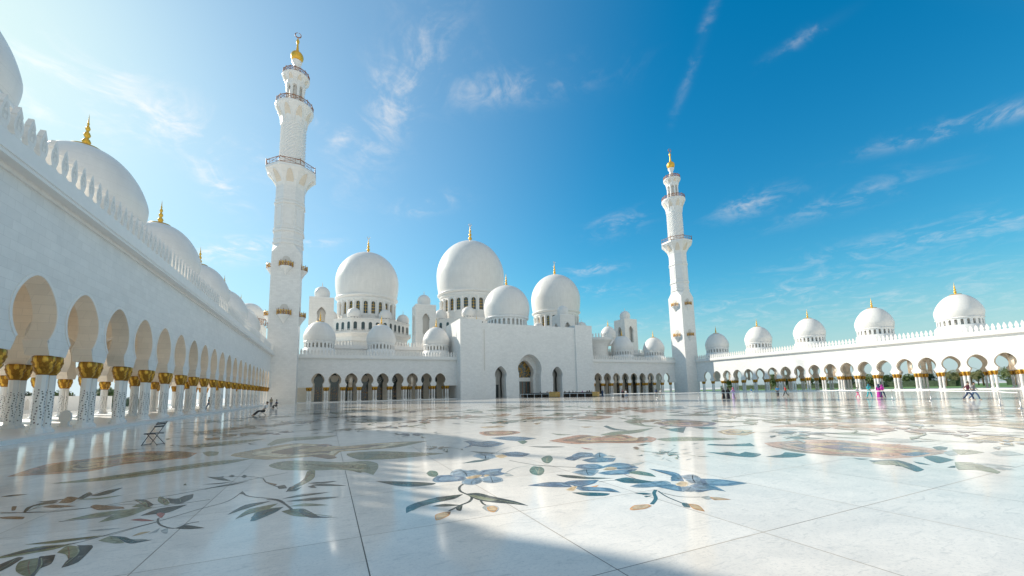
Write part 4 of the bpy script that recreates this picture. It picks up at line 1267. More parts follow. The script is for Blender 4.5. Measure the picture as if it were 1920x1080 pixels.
P_(T7, 'cream', (518, 566), (570, 539), (642, 548), (600, 566))
P_(T7, 'dkblue', (240, 481), (300, 461), (352, 471), (300, 492)); P_(T7, 'blue', (300, 456), (350, 436), (432, 440), (440, 461), (350, 470))
P_(T7, 'ltblue', (440, 466), (500, 437), (548, 456), (500, 472)); P_(T7, 'blue', (383, 491), (480, 474), (604, 478), (580, 500), (440, 507))
P_(T7, 'grey', (518, 466), (580, 454), (628, 470))
P_(T7, 'green', (56, 481), (90, 461), (132, 459), (144, 490), (100, 514), (75, 500)); P_(T7, 'green', (-10, 560), (50, 539), (82, 570), (60, 602), (20, 602))
P_(T7, 'dark', (0, 390), (120, 388), (240, 391), (100, 395))
# terracotta and purple blooms
P_(T7, 'terra', (115, 347), (300, 308), (400, 303), (500, 320), (600, 298), (720, 308), (780, 335), (860, 313), (925, 330), (880, 357), (700, 364), (500, 362), (300, 370))
P_(T7, 'pink', (330, 330), (450, 318), (480, 340), (400, 350)); P_(T7, 'brown', (480, 350), (540, 330), (700, 335), (600, 350))
P_(T7, 'sage', (500, 302), (600, 279), (800, 261), (905, 249), (780, 287), (560, 307)); P_(T7, 'sage', (128, 289), (200, 296), (300, 300), (200, 305))
P_(T7, 'sage', (915, 332), (1100, 317), (1300, 321), (1548, 332), (1300, 344), (1000, 350))
P_(T7, 'teal', (525, 238), (550, 232), (620, 258), (730, 270), (600, 265)); S_(T7, 'grey', 3, (280, 275), (400, 283), (540, 290))
P_(T7, 'purple', (925, 212), (1000, 193), (1150, 190), (1300, 203), (1375, 216), (1300, 237), (1100, 242), (960, 230))
P_(T7, 'terra', (960, 212), (1100, 200), (1280, 214), (1150, 232), (1000, 226))
P_(T7, 'teal', (930, 188), (1050, 184), (1180, 190), (1080, 196)); P_(T7, 'teal', (985, 263), (1090, 248), (1145, 243), (1125, 287), (1060, 276))
P_(T7, 'teal', (1190, 245), (1300, 243), (1400, 250), (1280, 258))
P_(T7, 'sage', (680, 202), (760, 179), (852, 179), (760, 202), (820, 226), (944, 236), (850, 240), (740, 222))
P_(T7, 'terra', (245, 173), (450, 157), (604, 165), (480, 188), (300, 179)); P_(T7, 'sage', (690, 162), (760, 156), (830, 160), (750, 168))
P_(T7, 'tan', (1378, 277), (1480, 258), (1644, 270), (1600, 302), (1450, 300)); P_(T7, 'sage', (990, 155), (1100, 148), (1050, 158))
P_(T7, 'brown', (-60, 178), (50, 170), (180, 180), (60, 186)); P_(T7, 'tan', (0, 215), (60, 208), (30, 225)); P_(T7, 'tan', (350, 240), (450, 238), (400, 248))
P_(T7, 'purple', (1180, 128), (1340, 125), (1280, 140)); P_(T7, 'dark', (985, 132), (1130, 126), (1060, 136))
P_(T7, 'brown', (745, 398), (770, 390), (797, 402), (770, 409)); P_(T7, 'dark', (780, 378), (830, 370), (865, 370), (820, 382))
P_(T7, 'red', (355, 395), (400, 402), (450, 410), (395, 408))
for a in ((945, 415, 990, 422), (1020, 430, 1060, 402), (1030, 445, 1085, 432), (1100, 415, 1160, 410), (960, 490, 985, 470), (990, 485, 1045, 505), (1140, 492, 1190, 480), (1180, 372, 1240, 366), (1210, 400, 1245, 405), (935, 378, 990, 372), (1040, 378, 1075, 384), (1115, 440, 1190, 436), (900, 458, 960, 462)):
    P_(T7, 'grey', (a[0], a[1]), ((a[0]+a[2])/2, (a[1]+a[3])/2-4), (a[2], a[3]), ((a[0]+a[2])/2, (a[1]+a[3])/2+3))
P_(T7, 'teal', (1298, 378), (1330, 370), (1450, 374), (1560, 372), (1625, 362), (1665, 386), (1500, 386), (1340, 380))
P_(T7, 'teal', (1290, 429), (1400, 436), (1470, 430), (1540, 446), (1590, 428), (1640, 436), (1710, 447), (1650, 470), (1520, 462), (1400, 448))
P_(T8, 'pink', (185, 322), (450, 303), (700, 303), (900, 323), (1100, 333), (1300, 358), (1440, 382), (1250, 412), (1000, 427), (880, 417), (600, 402), (400, 372), (250, 352))
P_(T8, 'purple', (280, 330), (450, 313), (655, 343), (600, 362), (480, 378), (380, 352)); P_(T8, 'purple', (650, 345), (900, 348), (1055, 390), (900, 400), (760, 388))
P_(T8, 'purple', (480, 310), (700, 312), (905, 333), (800, 345), (600, 330)); P_(T8, 'terra', (900, 370), (1100, 352), (1330, 375), (1200, 395), (1000, 388))
P_(T8, 'brown', (200, 335), (280, 350), (420, 372), (600, 392), (880, 412), (600, 400), (380, 378)); P_(T8, 'dkblue', (1080, 398), (1200, 382), (1280, 392), (1180, 408))
P_(T8, 'dkblue', (700, 362), (790, 358), (860, 368), (780, 377)); P_(T8, 'purple', (930, 400), (1010, 392), (1060, 412), (980, 416))
P_(T8, 'teal', (198, 412), (300, 400), (330, 384), (445, 395), (465, 402), (400, 417), (280, 420))
P_(T8, 'teal', (310, 286), (400, 279), (490, 284), (585, 291), (480, 300)); P_(T8, 'teal', (780, 424), (890, 428), (830, 433))
P_(T8, 'teal', (885, 440), (1050, 433), (1165, 460), (1255, 500), (1200, 514), (1120, 482), (1060, 475), (1080, 455), (980, 466))
P_(T8, 'sage', (900, 455), (1010, 440), (1100, 455), (1160, 490), (1080, 470), (980, 468)); P_(T8, 'teal', (1180, 445), (1240, 455), (1300, 470), (1220, 462))
P_(T8, 'teal', (1248, 415), (1330, 408), (1455, 435), (1360, 457), (1300, 442)); P_(T8, 'teal', (1308, 350), (1360, 344), (1412, 352), (1400, 366), (1340, 368))
P_(T8, 'grey', (1380, 385), (1450, 372), (1480, 402), (1420, 406)); P_(T8, 'sage', (1440, 366), (1560, 368), (1655, 386), (1500, 402))
P_(T8, 'grey', (1690, 388), (1800, 372), (1930, 402), (1760, 410)); P_(T8, 'sage', (1458, 450), (1580, 453), (1700, 488), (1764, 517), (1740, 527), (1600, 502), (1480, 500))
P_(T8, 'grey', (1560, 455), (1700, 462), (1865, 481), (1700, 477)); P_(T8, 'grey', (1640, 472), (1750, 480), (1866, 504), (1740, 497)); P_(T8, 'dark', (1408, 486), (1440, 476), (1462, 474), (1462, 488))
P_(T8, 'pink', (220, 217), (400, 192), (650, 188), (900, 198), (1105, 215), (800, 222), (500, 215)); P_(T8, 'grey', (895, 301), (1000, 290), (1130, 296), (1250, 312), (1100, 322))
P_(T8, 'tan', (1535, 292), (1700, 273), (1925, 290), (1925, 312), (1700, 307)); P_(T8, 'orange', (-5, 266), (60, 255), (135, 249), (60, 271)); P_(T8, 'grey', (215, 237), (320, 227), (420, 232), (300, 243))
P_(T8, 'sage', (600, 258), (800, 250), (1000, 266), (800, 272)); P_(T8, 'tan', (1150, 262), (1250, 255), (1240, 268)); P_(T8, 'pink', (1000, 335), (1100, 328), (1060, 345))

ib_ = MB()
def flat_poly(mb, pts, m, i):
    z = .0012+i*.000006
    mb.add([(x, y, z) for x, y in pts], [tuple(range(len(pts)))], m)
def ribbon(mb, pts, wpx, m, i):
    z = .0012+i*.000006
    sm = []
    for a, b, c, d in zip([pts[0]]+list(pts[:-2]), pts[:-1], pts[1:], list(pts[2:])+[pts[-1]]):
        for k in range(4):
            t = k/4; sm.append(tuple(.5*((2*q)+(r-p)*t+(2*p-5*q+4*r-s)*t*t+(-p+3*q-3*r+s)*t**3) for p, q, r, s in zip(a, b, c, d)))
    sm.append(pts[-1])
    vs = []
    for k, p in enumerate(sm):
        a = Vector(sm[max(k-1, 0)]); b = Vector(sm[min(k+1, len(sm)-1)]); t = b-a
        t = t.normalized() if t.length > 1e-9 else Vector((1, 0)); n = Vector((-t.y, t.x))*wpx
        vs += [(p[0]+n.x, p[1]+n.y, z), (p[0]-n.x, p[1]-n.y, z)]
    mb.add(vs, [(2*k, 2*k+1, 2*k+3, 2*k+2) for k in range(len(sm)-1)], m)
for i, it in enumerate(INL):
    T, col, pts = it[:3]
    if len(it) == 4:
        g_ = [ground_at(*T(*p)) for p in pts]
        k = 1/(3 if T in (T5, T6) else 4 if T is T7 else 3.556)
        d = Vector(g_[0]).length
        ribbon(ib_, g_, max(.008, it[3]*k*.72*d/FPX), M['ink_'+col], i)
    else:
        g_ = [ground_at(*q) for q in smooth_poly([T(*p) for p in pts])]
        if 'blue' in col:
            ax_ = sum(p[0] for p in g_)/len(g_); ay_ = sum(p[1] for p in g_)/len(g_)
            g_ = [(ax_+(p[0]-ax_)*1.15, ay_+(p[1]-ay_)*1.22) for p in g_]
        flat_poly(ib_, g_, M['ink_'+col], i)
        a, b = max(((p, q) for p in g_[::2] for q in g_[::2]), key=lambda e: (e[0][0]-e[1][0])**2+(e[0][1]-e[1][1])**2)
        L = math.hypot(a[0]-b[0], a[1]-b[1]); cxy = (sum(p[0] for p in g_)/len(g_), sum(p[1] for p in g_)/len(g_))
        if col in ('terra', 'pink', 'tan', 'purple', 'cream', 'orange', 'blue', 'ltblue', 'dkblue') and L > .25:
            alt = {'terra': ['brown', 'tan', 'terra'], 'pink': ['terra', 'tan', 'purple', 'pink'], 'tan': ['cream', 'brown', 'tan'], 'purple': ['pink', 'brown', 'purple'], 'cream': ['tan'], 'orange': ['tan'], 'blue': ['dkblue', 'blue'], 'ltblue': ['blue'], 'dkblue': ['blue', 'dkblue']}[col]
            sx = random.Random(i)
            for q, c2 in enumerate(alt):
                k = .80-.22*q; ox, oy = sx.uniform(-.05, .05)*L, sx.uniform(-.01, .01)*L
                flat_poly(ib_, [(cxy[0]+(p[0]-cxy[0])*k+ox*(1-k), cxy[1]+(p[1]-cxy[1])*k+oy*(1-k)) for p in g_], M['ink_'+c2], len(INL)+i+q*40)
        if col in ('dark', 'teal', 'green', 'sage', 'olive', 'blue', 'ltblue', 'dkblue') and L > .12:
            mid = [(a[0]+(cxy[0]-a[0])*.25, a[1]+(cxy[1]-a[1])*.25), cxy, (b[0]+(cxy[0]-b[0])*.25, b[1]+(cxy[1]-b[1])*.25)]
            ribbon(ib_, mid, max(.003, L*.008), M['ink_'+{'dark': 'sage', 'teal': 'green', 'green': 'sage', 'sage': 'olive', 'olive': 'brown', 'blue': 'ltblue', 'ltblue': 'grey', 'dkblue': 'blue'}[col]], len(INL)+i)
# the rest of the courtyard carries the same giant sprays
rq = random.Random(11); cols = ['sage', 'olive', 'terra', 'pink', 'purple', 'teal', 'blue', 'tan', 'brown', 'grey', 'green']
def leaf_world(x, y, ang, L, W_, bend):
    pts = []
    for s_ in (1, -1):
        rng = range(0, 9) if s_ > 0 else range(7, 0, -1)
        for k in rng:
            t = k/8; wv = W_*sin(pi*t)**.8*(1-.35*t)*s_
            px_ = t*L; py_ = wv+bend*sin(pi*t)
            pts.append((x+px_*cos(ang)-py_*sin(ang), y+px_*sin(ang)+py_*cos(ang)))
    return pts
sprays = [(ground_at(px, py), sc) for px, py, sc in ((700, 768, 3.2), (760, 772, 2.2), (820, 766, 3), (900, 770, 3.5), (620, 775, 2.5), (990, 763, 4), (1180, 768, 4), (1300, 764, 4.5), (1560, 770, 3.2), (1650, 764, 3.8), (1740, 772, 2.6), (1840, 768, 3), (1900, 778, 2.4), (420, 790, 1.4), (500, 782, 2.2), (560, 792, 1.6), (450, 815, 1.0), (1650, 790, 2.0), (1760, 786, 2.2), (1850, 795, 1.8), (1550, 785, 2.2), (690, 790, 1.4), (790, 790, 1.6), (860, 782, 2.0), (740, 800, 1.0), (650, 782, 1.6), (600, 768, 2.6), (1240, 790, 1.5), (1420, 790, 1.6), (960, 778, 2.0), (1030, 786, 1.3), (1350, 778, 2.4), (1100, 776, 2.4), (480, 800, 1.3), (400, 812, 1.0), (380, 835, .7), (520, 812, .9), (1800, 812, 1.1), (1890, 830, .7), (1560, 800, 1.3), (1500, 812, .9), (1690, 806, 1.2), (940, 792, 1.0), (660, 805, .8), (820, 840, .35), (1250, 850, .35), (770, 815, .6))]
i0 = 3*len(INL)+2
for (x, y), sc in sprays:
    n = rq.randint(5, 8); a0 = rq.uniform(0, 6.28); c1 = rq.choice(cols); c2 = rq.choice(cols)
    for k in range(n):
        a = a0+2*pi*k/n+rq.uniform(-.2, .2)
        sL, bN = sc*rq.uniform(.7, 1.2), rq.uniform(-.2, .2)*sc
        flat_poly(ib_, leaf_world(x+.2*sc*cos(a), y+.2*sc*sin(a), a, sL, sc*.22, bN), M['ink_'+(c1 if k % 3 else c2)], i0); i0 += 1
        flat_poly(ib_, leaf_world(x+.3*sc*cos(a), y+.3*sc*sin(a), a, sL*.7, sc*.11, bN*.7), M['ink_'+(c2 if k % 3 else c1)], i0); i0 += 1
    for k in range(5):
        a = rq.uniform(0, 6.28); r = sc*rq.uniform(1.4, 2.6)
        flat_poly(ib_, leaf_world(x+r*cos(a), y+r*sin(a), a+rq.uniform(-1, 1), sc*rq.uniform(.5, 1.1), sc*.10, rq.uniform(-.2, .2)*sc), M['ink_'+rq.choice(['teal', 'sage', 'olive', 'green', 'grey'])], i0); i0 += 1
        ribbon(ib_, [(x+.8*sc*cos(a), y+.8*sc*sin(a)), (x+r*.6*cos(a+.25), y+r*.6*sin(a+.25)), (x+r*cos(a), y+r*sin(a))], .03*sc, M['ink_sage'], i0); i0 += 1
part(ib_, 'flower_inlay', floor)

# ------------------------------------------------------------------ beyond the arcades
gl = MB(); gl.box(176, 600, -60, 260, -.24, -.12, M['grass'])
link('lawn', gl.build('lawn'), label='green lawn outside the right arcade', cat='lawn', kind='structure')
pv = MB(); pv.box(-130, -60.5, -80, 220, -.24, -.10, M['pave'])
link('outer_terrace', pv.build('outer_terrace'), label='bright pale terrace outside the left arcade', cat='terrace', kind='structure')

def hedge(name, x0, x1, y0, y1, h, label, seed, m=None, lab='hedge'):
    rq = random.Random(seed); mb = MB(); m = m or M['hedge']
    mb.box(x0+.3, x1-.3, y0+.3, y1-.3, -.15, h*.86, m)
    n = int(min(6000, ((x1-x0)+(y1-y0))*h*26))
    for _ in range(n):
        f = rq.random()
        if f < .35: p = Vector((rq.uniform(x0, x1), rq.uniform(y0, y1), h*rq.uniform(.85, 1.08)))
        elif x1-x0 < y1-y0: p = Vector((rq.choice((x0, x1))+rq.uniform(-.1, .3), rq.uniform(y0, y1), rq.uniform(0, h)))
        else: p = Vector((rq.uniform(x0, x1), rq.choice((y0, y1)), rq.uniform(0, h)))
        s = rq.uniform(.12, .3); a = Vector((rq.uniform(-1, 1), rq.uniform(-1, 1), rq.uniform(-.6, 1))).normalized(); b = a.orthogonal().normalized()*s*.5; a *= s
        mb.add([p-a*.5, p+b, p+a*.5, p-b], [(0, 1, 2, 3)], m)
    o = link(name, mb.build(name), label=label, cat=lab)
    return o
hedge('hedge', 286, 290, -40, 74, 2.6, 'clipped dark green hedge seen through the nearer arches of the right arcade', 1)
hedge('hedge', 262, 266, 80, 205, 3.0, 'clipped dark green hedge seen through the farther arches of the right arcade', 2)
hedge('hedge', -60, -57, 40, 190, 2.6, 'dark green hedge beyond the left arcade', 3)

def crown_mesh(seed, R, H, n, leaf, m, name='crown'):
    rq = random.Random(seed); mb = MB()
    lobes = [(Vector((rq.uniform(-.55, .55)*R, rq.uniform(-.55, .55)*R, rq.uniform(.25, .8)*H)), rq.uniform(.35, .6)*R) for _ in range(9)]
    for _ in range(n):
        c, r = rq.choice(lobes)
        d = Vector((rq.gauss(0, 1), rq.gauss(0, 1), rq.gauss(0, 1))).normalized()
        p = c+d*r*rq.uniform(.6, 1.08)
        s = leaf*rq.uniform(.6, 1.4); a = Vector((rq.uniform(-1, 1), rq.uniform(-1, 1), rq.uniform(-1, .5))).normalized(); b = a.orthogonal().normalized()*s*.45; a *= s
        mb.add([p-a*.5, p+b, p+a*.5, p-b], [(0, 1, 2, 3)], m)
    return mb.build(name)
def trunk_mesh(H, r, seed):
    rq = random.Random(seed); mb = MB(); p = Vector((0, 0, -.2))
    pts = [p]
    for k in range(5): pts.append(pts[-1]+Vector((rq.uniform(-.12, .12)*H/5, rq.uniform(-.12, .12)*H/5, H/5)))
    for i in range(5): mb.tube(pts[i], pts[i+1], r*(1-.12*i), r*(1-.12*(i+1)), M['bark'], 8)
    for k in range(6):
        a = k*1.05; q = pts[3+k % 2]; mb.tube(q, q+Vector((cos(a)*H*.35, sin(a)*H*.35, H*.32)), r*.4, r*.12, M['bark'], 5)
    return mb.build('trunk')
def palm_parts(seed, H):
    rq = random.Random(seed); mb = MB(); n = 10
    lean = rq.uniform(-.5, .5)
    P = lambda t: Vector((lean*t*t, .2*t, H*t-.2))
    for i in range(n):
        mb.tube(P(i/n), P((i+1)/n), .26-.06*i/n, .24-.06*i/n, M['bark'], 8)
        mb.tube(P((i+.8)/n), P((i+1)/n), .23, .29-.05*i/n, M['bark'], 8)
    t_ = mb.build('trunk'); cb = MB(); top = P(1)
    for k in range(30):
        a = 2*pi*k/30+rq.uniform(-.1, .1); el = rq.uniform(-.2, 1.15); L = rq.uniform(2.6, 3.6)
        prev = top.copy(); d = Vector((cos(a)*cos(el), sin(a)*cos(el), sin(el)))
        side = Vector((-sin(a), cos(a), 0))
        for s in range(8):
            d = (d+Vector((0, 0, -.17))).normalized(); nx = prev+d*L/8
            for sg in (-1, 1):
                for q in (0., .5):
                    b = prev.lerp(nx, q); ll = .55*sin(pi*(s+q+1)/9.5)+.12
                    tip = b+side*sg*ll+d*ll*.55+Vector((0, 0, -.28*ll))
                    cb.add([b, b+d*.09, tip], [(0, 1, 2)], M['palmleaf'])
            cb.tube(prev, nx, .035, .03, M['palmleaf'], 3)
            prev = nx
    return t_, cb.build('crown')
TREES = [(trunk_mesh(3.0, .28, 1), crown_mesh(4, 3.1, 4.6, 1700, .5, M['leaf'])), (trunk_mesh(2.2, .2, 2), crown_mesh(5, 2.6, 3.6, 1500, .42, M['leaf'])), (trunk_mesh(3.6, .3, 3), crown_mesh(6, 3.6, 5.0, 2000, .52, M['hedge']))]
PALMS = [palm_parts(1, 4.6), palm_parts(2, 6.2), palm_parts(3, 3.4)]
def plant(kind, k, px, X, label, sc, group, Y=None):
    """kind tree/palm standing at world X on the sight line through picture column px"""
    d = ray(px, 720); Yw = d.y/d.x*X if Y is None else Y
    rt = thing(kind, (X, Yw, -.12), label, kind.replace('_', ' '), group, rot=random.uniform(0, 6))
    rt.scale = (sc,)*3
    t_, c_ = (PALMS if 'palm' in kind else TREES)[k]
    link('trunk', t_, rt, world=False)
    c = link('crown', c_, rt, world=False)
    if 'palm' not in kind: c.location = (0, 0, 1.6)
    return rt
G1, G2 = 'palms outside the right arcade', 'leafy trees outside the right arcade'
palms = [(1775, 205, 0, 1.0, 'bushy palm framed by the second open arch from the right edge'), (1797, 212, 2, 1.1, 'short palm at the right of the second open arch from the right edge'),
 (1822, 204, 2, 1.0, 'short palm at the left of the widest open arch on the right'), (1845, 210, 0, 1.0, 'golden green palm in the widest open arch on the right'),
 (1868, 220, 1, .9, 'palm partly behind the columns near the right edge'), (1905, 210, 0, .9, 'palm at the extreme right edge'), (1562, 216, 0, .95, 'palm in the gap left of the turquoise walkers')]
for px, X, k, sc, lab in palms: plant('palm_tree', k, px, X*1.27, lab, sc*1.38, G1)
trees = [(1368, 175, 1, .9, 'low tree behind the farthest arches of the right arcade'), (1445, 180, 0, 1.0, 'round green tree behind the man in blue'), (1452, 190, 1, 1.2, 'bright green tree beside the man in the red shirt'),
 (1478, 184, 2, .9, 'dark tree behind the running child'), (1513, 192, 0, .9, 'leafy tree in the middle arches of the right arcade'), (1540, 196, 1, .9, 'small tree left of the middle palm'),
 (1588, 200, 2, .8, 'dark tree behind the child in pink'), (1628, 205, 0, .8, 'tree behind the pair in turquoise and purple'), (1665, 212, 1, .9, 'small tree between two bright column pairs'), (1706, 214, 0, .75, 'low tree right of the purple dress'),
 (1740, 225, 2, .85, 'dark tree left of the big open arches'), (1790, 236, 2, .8, 'tall dark tree behind the palms of the second arch'), (1835, 240, 0, .9, 'tree rising behind the palms of the widest arch'), (1892, 232, 1, 1.1, 'tree behind the last columns on the right')]
for px, X, k, sc, lab in trees: plant('leafy_tree', k, px, X*1.27, lab, sc*1.30, G2)
for px, X, k, lab in ((1250, 150, 1, 'green shrub glimpsed through the last arch beside the right minaret'),):
    plant('leafy_tree', k, px, 0, lab, .9, G2, Y=0).location = Vector((124.5, 137.5, .1))
for i, (px, Yt, k, sc, lab) in enumerate(((118, 0, 1, .8, 'dark tree glimpsed beyond the nearest column pair on the left'), (196, 0, 0, .9, 'tree beyond the second gap in the left arcade'), (35, 0, 2, .6, 'small palm top over the low white wall on the left'))):
    d = ray(px, 750); X = -58 if i < 2 else -50
    plant('leafy_tree', k, px, X, lab, sc, 'trees outside the left arcade', Y=d.y/d.x*X)
# low white wall with arched niche, outside the left arcade
lw = thing('garden_wall', (-47, 90, 0), 'low plain white wall with pointed niche outside the left arcade', 'wall')
q = MB(); q.box(-47.4, -47, 40, 128, -.1, 2.9, M['trim'])
part(q, 'wall_panel', lw)
q = MB()
for y in (62, 84, 98):
    q.prism([(y-.5, .5), (y+.5, .5), (y+.5, 1.9), (y, 2.4), (y-.5, 1.9)], lambda a, b, d: (d, a, b), -46.995, -46.96, M['recess'])
part(q, 'niche', lw)
# carved stone stele between the nearest columns
x, y = ground_at(121, 800, ST)
sl_sc = .62
sl = thing('drinking_fountain', (x, y, ST), 'small round-topped grey stone drinking fountain between the nearest left columns', 'fountain')
q = MB()
q.box(-.45, .45, -.3, .3, 0, .12, M['trim']); q.box(-.28, .28, -.18, .18, .12, .55, M['shaft'])
link('base', q.build('base'), sl, world=False)
q = MB(); q.prism([(-.42, .55), (.42, .55), (.47, 1.0), (.40, 1.35), (.2, 1.6), (0, 1.68), (-.2, 1.6), (-.40, 1.35), (-.47, 1.0)], lambda a, b, d: (a, d, b), -.12, .12, M['shaft'])
link('panel', q.build('panel'), sl, world=False); sl.scale = (sl_sc,)*3

# ------------------------------------------------------------------ furniture
M['steel'] = plain('brushed_steel', (.55, .54, .52), .35, .9)
M['blackmetal'] = plain('black_painted_metal', (.06, .065, .07), .45)
M['belt'] = plain('white_barrier_belt', (.80, .79, .77), .6)
M['wood'] = plain('varnished_golden_wood', (.62, .38, .12), .4, var=.2, scale=5)
M['darkwood'] = plain('dark_shelf_wood', (.12, .085, .06), .6, var=.2, scale=5)

def folding_chair(loc, rot, label):
    ch = thing('folding_chair', (*loc, 0), label, 'chair', 'folding chairs near the left arcade', rot=rot)
    m = M['blackmetal']
    # local: seat front towards -x, back towards +x
    fr = MB()
    for y in (-.2, .2):
        fr.tube((-.30, y, 0), (.30, y, .90), .0125, .0125, m, 6)
    fr.tube((.28, -.2, .87), (.28, .2, .87), .0125, .0125, m, 6); fr.tube((-.29, -.2, .02), (-.29, .2, .02), .012, .012, m, 6)
    link('back_frame', fr.build('back_frame'), ch, world=False)
    lg = MB()
    for y in (-.17, .17): lg.tube((.30, y, 0), (-.16, y, .45), .0125, .0125, m, 6)
    lg.tube((.28, -.17, .03), (.28, .17, .03), .012, .012, m, 6)
    link('rear_leg', lg.build('rear_leg'), ch, world=False)
    st_ = MB()
    for k in range(6): st_.box(-.24+k*.075, -.18+k*.075, -.19, .19, .445, .462, m)
    st_.box(-.25, .20, -.20, -.18, .42, .45, m); st_.box(-.25, .20, .18, .20, .42, .45, m)
    link('seat', st_.build('seat'), ch, world=False)
    for z in (.78, .68):
        b = MB(); x = -.30+.60*z/.90
        b.box(x-.01, x+.012, -.2, .2, z, z+.06, m); link('back_slat', b.build('back_slat'), ch, world=False)
    return ch
x, y = ground_at(288, 834)
folding_chair((x, y), radians(-25), 'empty black folding chair standing on the shaded floor at left')
x, y = ground_at(492, 779); SEAT1 = (x, y)
folding_chair((x, y), atan2(y, x)-pi/2+radians(10), 'folding chair under the reclining man in the white shirt')
x, y = ground_at(517, 766); SEAT2 = (x, y)
folding_chair((x, y), atan2(y, x)-pi/2+radians(10), 'folding chair under the seated man in dark blue by the left minaret')

# belt barrier
posts = [(1915, 766), (1876, 760), (1746, 752), (1674, 751), (1573, 750), (1508, 750), (1401, 749.5), (1310, 749), (1232, 748.5), (1150, 748)]
names = ['nearest barrier post at the right edge', 'barrier post at the belt end near the right edge', 'barrier post left of the striding couple', 'barrier post right of the purple dress', 'barrier post right of the red shirt',
         'barrier post left of the child in pink', 'barrier post right of the lilac dress', 'barrier post right of the right minaret', 'barrier post in front of the right minaret', 'farthest barrier post on the left end']
PM = MB(); PM.lathe(0, 0, [(.17, 0), (.17, .025), (.05, .05), (.03, .06), (.03, .95), (.045, .97), (.045, 1.05)], 12, M['steel'], True)
PMm = PM.build('post')
pp = []
for (a, b), nm in zip(posts, names):
    x, y = ground_at(a, b); pp.append((x, y))
    t = thing('barrier_post', (x, y, 0), nm, 'barrier post', 'barrier posts across the courtyard')
    link('pole', PMm, t, world=False)
for k, ((x0, y0), (x1, y1)) in enumerate(zip(pp[:-1], pp[1:])):
    b = MB(); vs = []; n = 10
    for i in range(n+1):
        t = i/n; z = 1.0-.03*sin(pi*t)
        vs += [(x0+(x1-x0)*t, y0+(y1-y0)*t, z-.03), (x0+(x1-x0)*t, y0+(y1-y0)*t, z+.03)]
    dx, dy = y1-y0, -(x1-x0); L = math.hypot(dx, dy); dx *= .01/L; dy *= .01/L
    m_ = len(vs); vs += [(a+dx, c+dy, d) for a, c, d in vs]
    fs = [(2*i, 2*i+2, 2*i+3, 2*i+1) for i in range(n)]+[(m_+2*i, m_+2*i+1, m_+2*i+3, m_+2*i+2) for i in range(n)]+[(2*i+1, 2*i+3, m_+2*i+3, m_+2*i+1) for i in range(n)]
    b.add(vs, fs, M['belt'])
    link('barrier_belt', b.build('barrier_belt'), label='white belt strung left of the '+names[k].replace('barrier ', ''), cat='belt', group='barrier belts across the courtyard')

# shoe racks, white railing and wooden cabinets in front of the portal
AW, BW_ = Vector(ground_at(976, 745.5)), Vector(ground_at(1124, 744.0))
def along(t, off=0.0):
    d = (BW_-AW); n = Vector((-d.y, d.x)).normalized()
    return AW+d*t+n*off
rk_rot = atan2((BW_-AW).y, (BW_-AW).x)
def rack(t0, t1, label):
    p = along((t0+t1)/2, 1.2); L = (BW_-AW).length*(t1-t0)
    r = thing('shoe_rack', (p.x, p.y, 0), label, 'shoe rack', 'shoe racks before the portal', rot=rk_rot)
    q = MB(); q.box(-L/2, L/2, .25, .32, 0, 1.25, M['darkwood'])
    for k in range(int(L/1.2)+1): q.box(-L/2+k*1.2, -L/2+k*1.2+.05, -.3, .25, 0, 1.25, M['darkwood'])
    link('cabinet', q.build('cabinet'), r, world=False)
    for z in (.08, .48, .86, 1.25):
        s = MB(); s.box(-L/2, L/2, -.3, .248, z, z+.04, M['darkwood']); link('shelf', s.build('shelf'), r, world=False)
rack(.02, .40, 'long dark shoe rack left of the larger golden cabinet')
rack(.56, .94, 'long dark shoe rack right of the larger golden cabinet')
def railing(t0, t1, label):
    p0, p1 = along(t0), along(t1); c = (p0+p1)/2; L = (p1-p0).length
    r = thing('white_railing', (c.x, c.y, 0), label, 'railing', 'white railings before the portal', rot=rk_rot)
    q = MB(); q.box(-L/2, L/2, -.05, .05, .92, 1.04, M['belt']); link('top_rail', q.build('top_rail'), r, world=False)
    n = max(3, int(L/2.2))
    pm = MB(); pm.box(-.05, .05, -.045, .045, 0, .92, M['belt']); me = pm.build('post')
    for k in range(n+1): link('post', me, r, (-L/2+.05+(L-.1)*k/n, 0, 0), world=False)
railing(0, .40, 'white post and rail fence left of the larger golden cabinet')
railing(.57, .93, 'white post and rail fence right of the larger golden cabinet')
def cabinet(t, w_, h_, label):
    p = along(t, -.6)
    r = thing('wooden_cabinet', (p.x, p.y, 0), label, 'cabinet', 'golden wooden cabinets before the portal', rot=rk_rot)
    q = MB(); q.box(-w_/2, w_/2, -.5, .5, .0, h_, M['wood']); q.box(-w_/2-.08, w_/2+.08, -.58, .58, h_, h_+.08, M['wood']); q.box(-w_/2-.05, w_/2+.05, -.55, .55, -.0, .12, M['darkwood'])
    link('body', q.build('body'), r, world=False)
    n = max(2, int(w_/1.0))
    for k in range(n):
        d = MB(); x = -w_/2+w_*(k+.5)/n; ww = w_/n/2-.07; d.box(x-ww, x+ww, -.55, -.5, .22, h_-.1, M['wood']); d.box(x-.03, x+.03, -.58, -.55, h_*.5, h_*.5+.2, M['gold'])
        link('door', d.build('door'), r, world=False)
cabinet(.485, 3.0, 1.45, 'larger golden wooden cabinet in the middle of the white railing')
cabinet(.975, 1.5, 1.25, 'smaller golden wooden cabinet at the right end of the white railing')

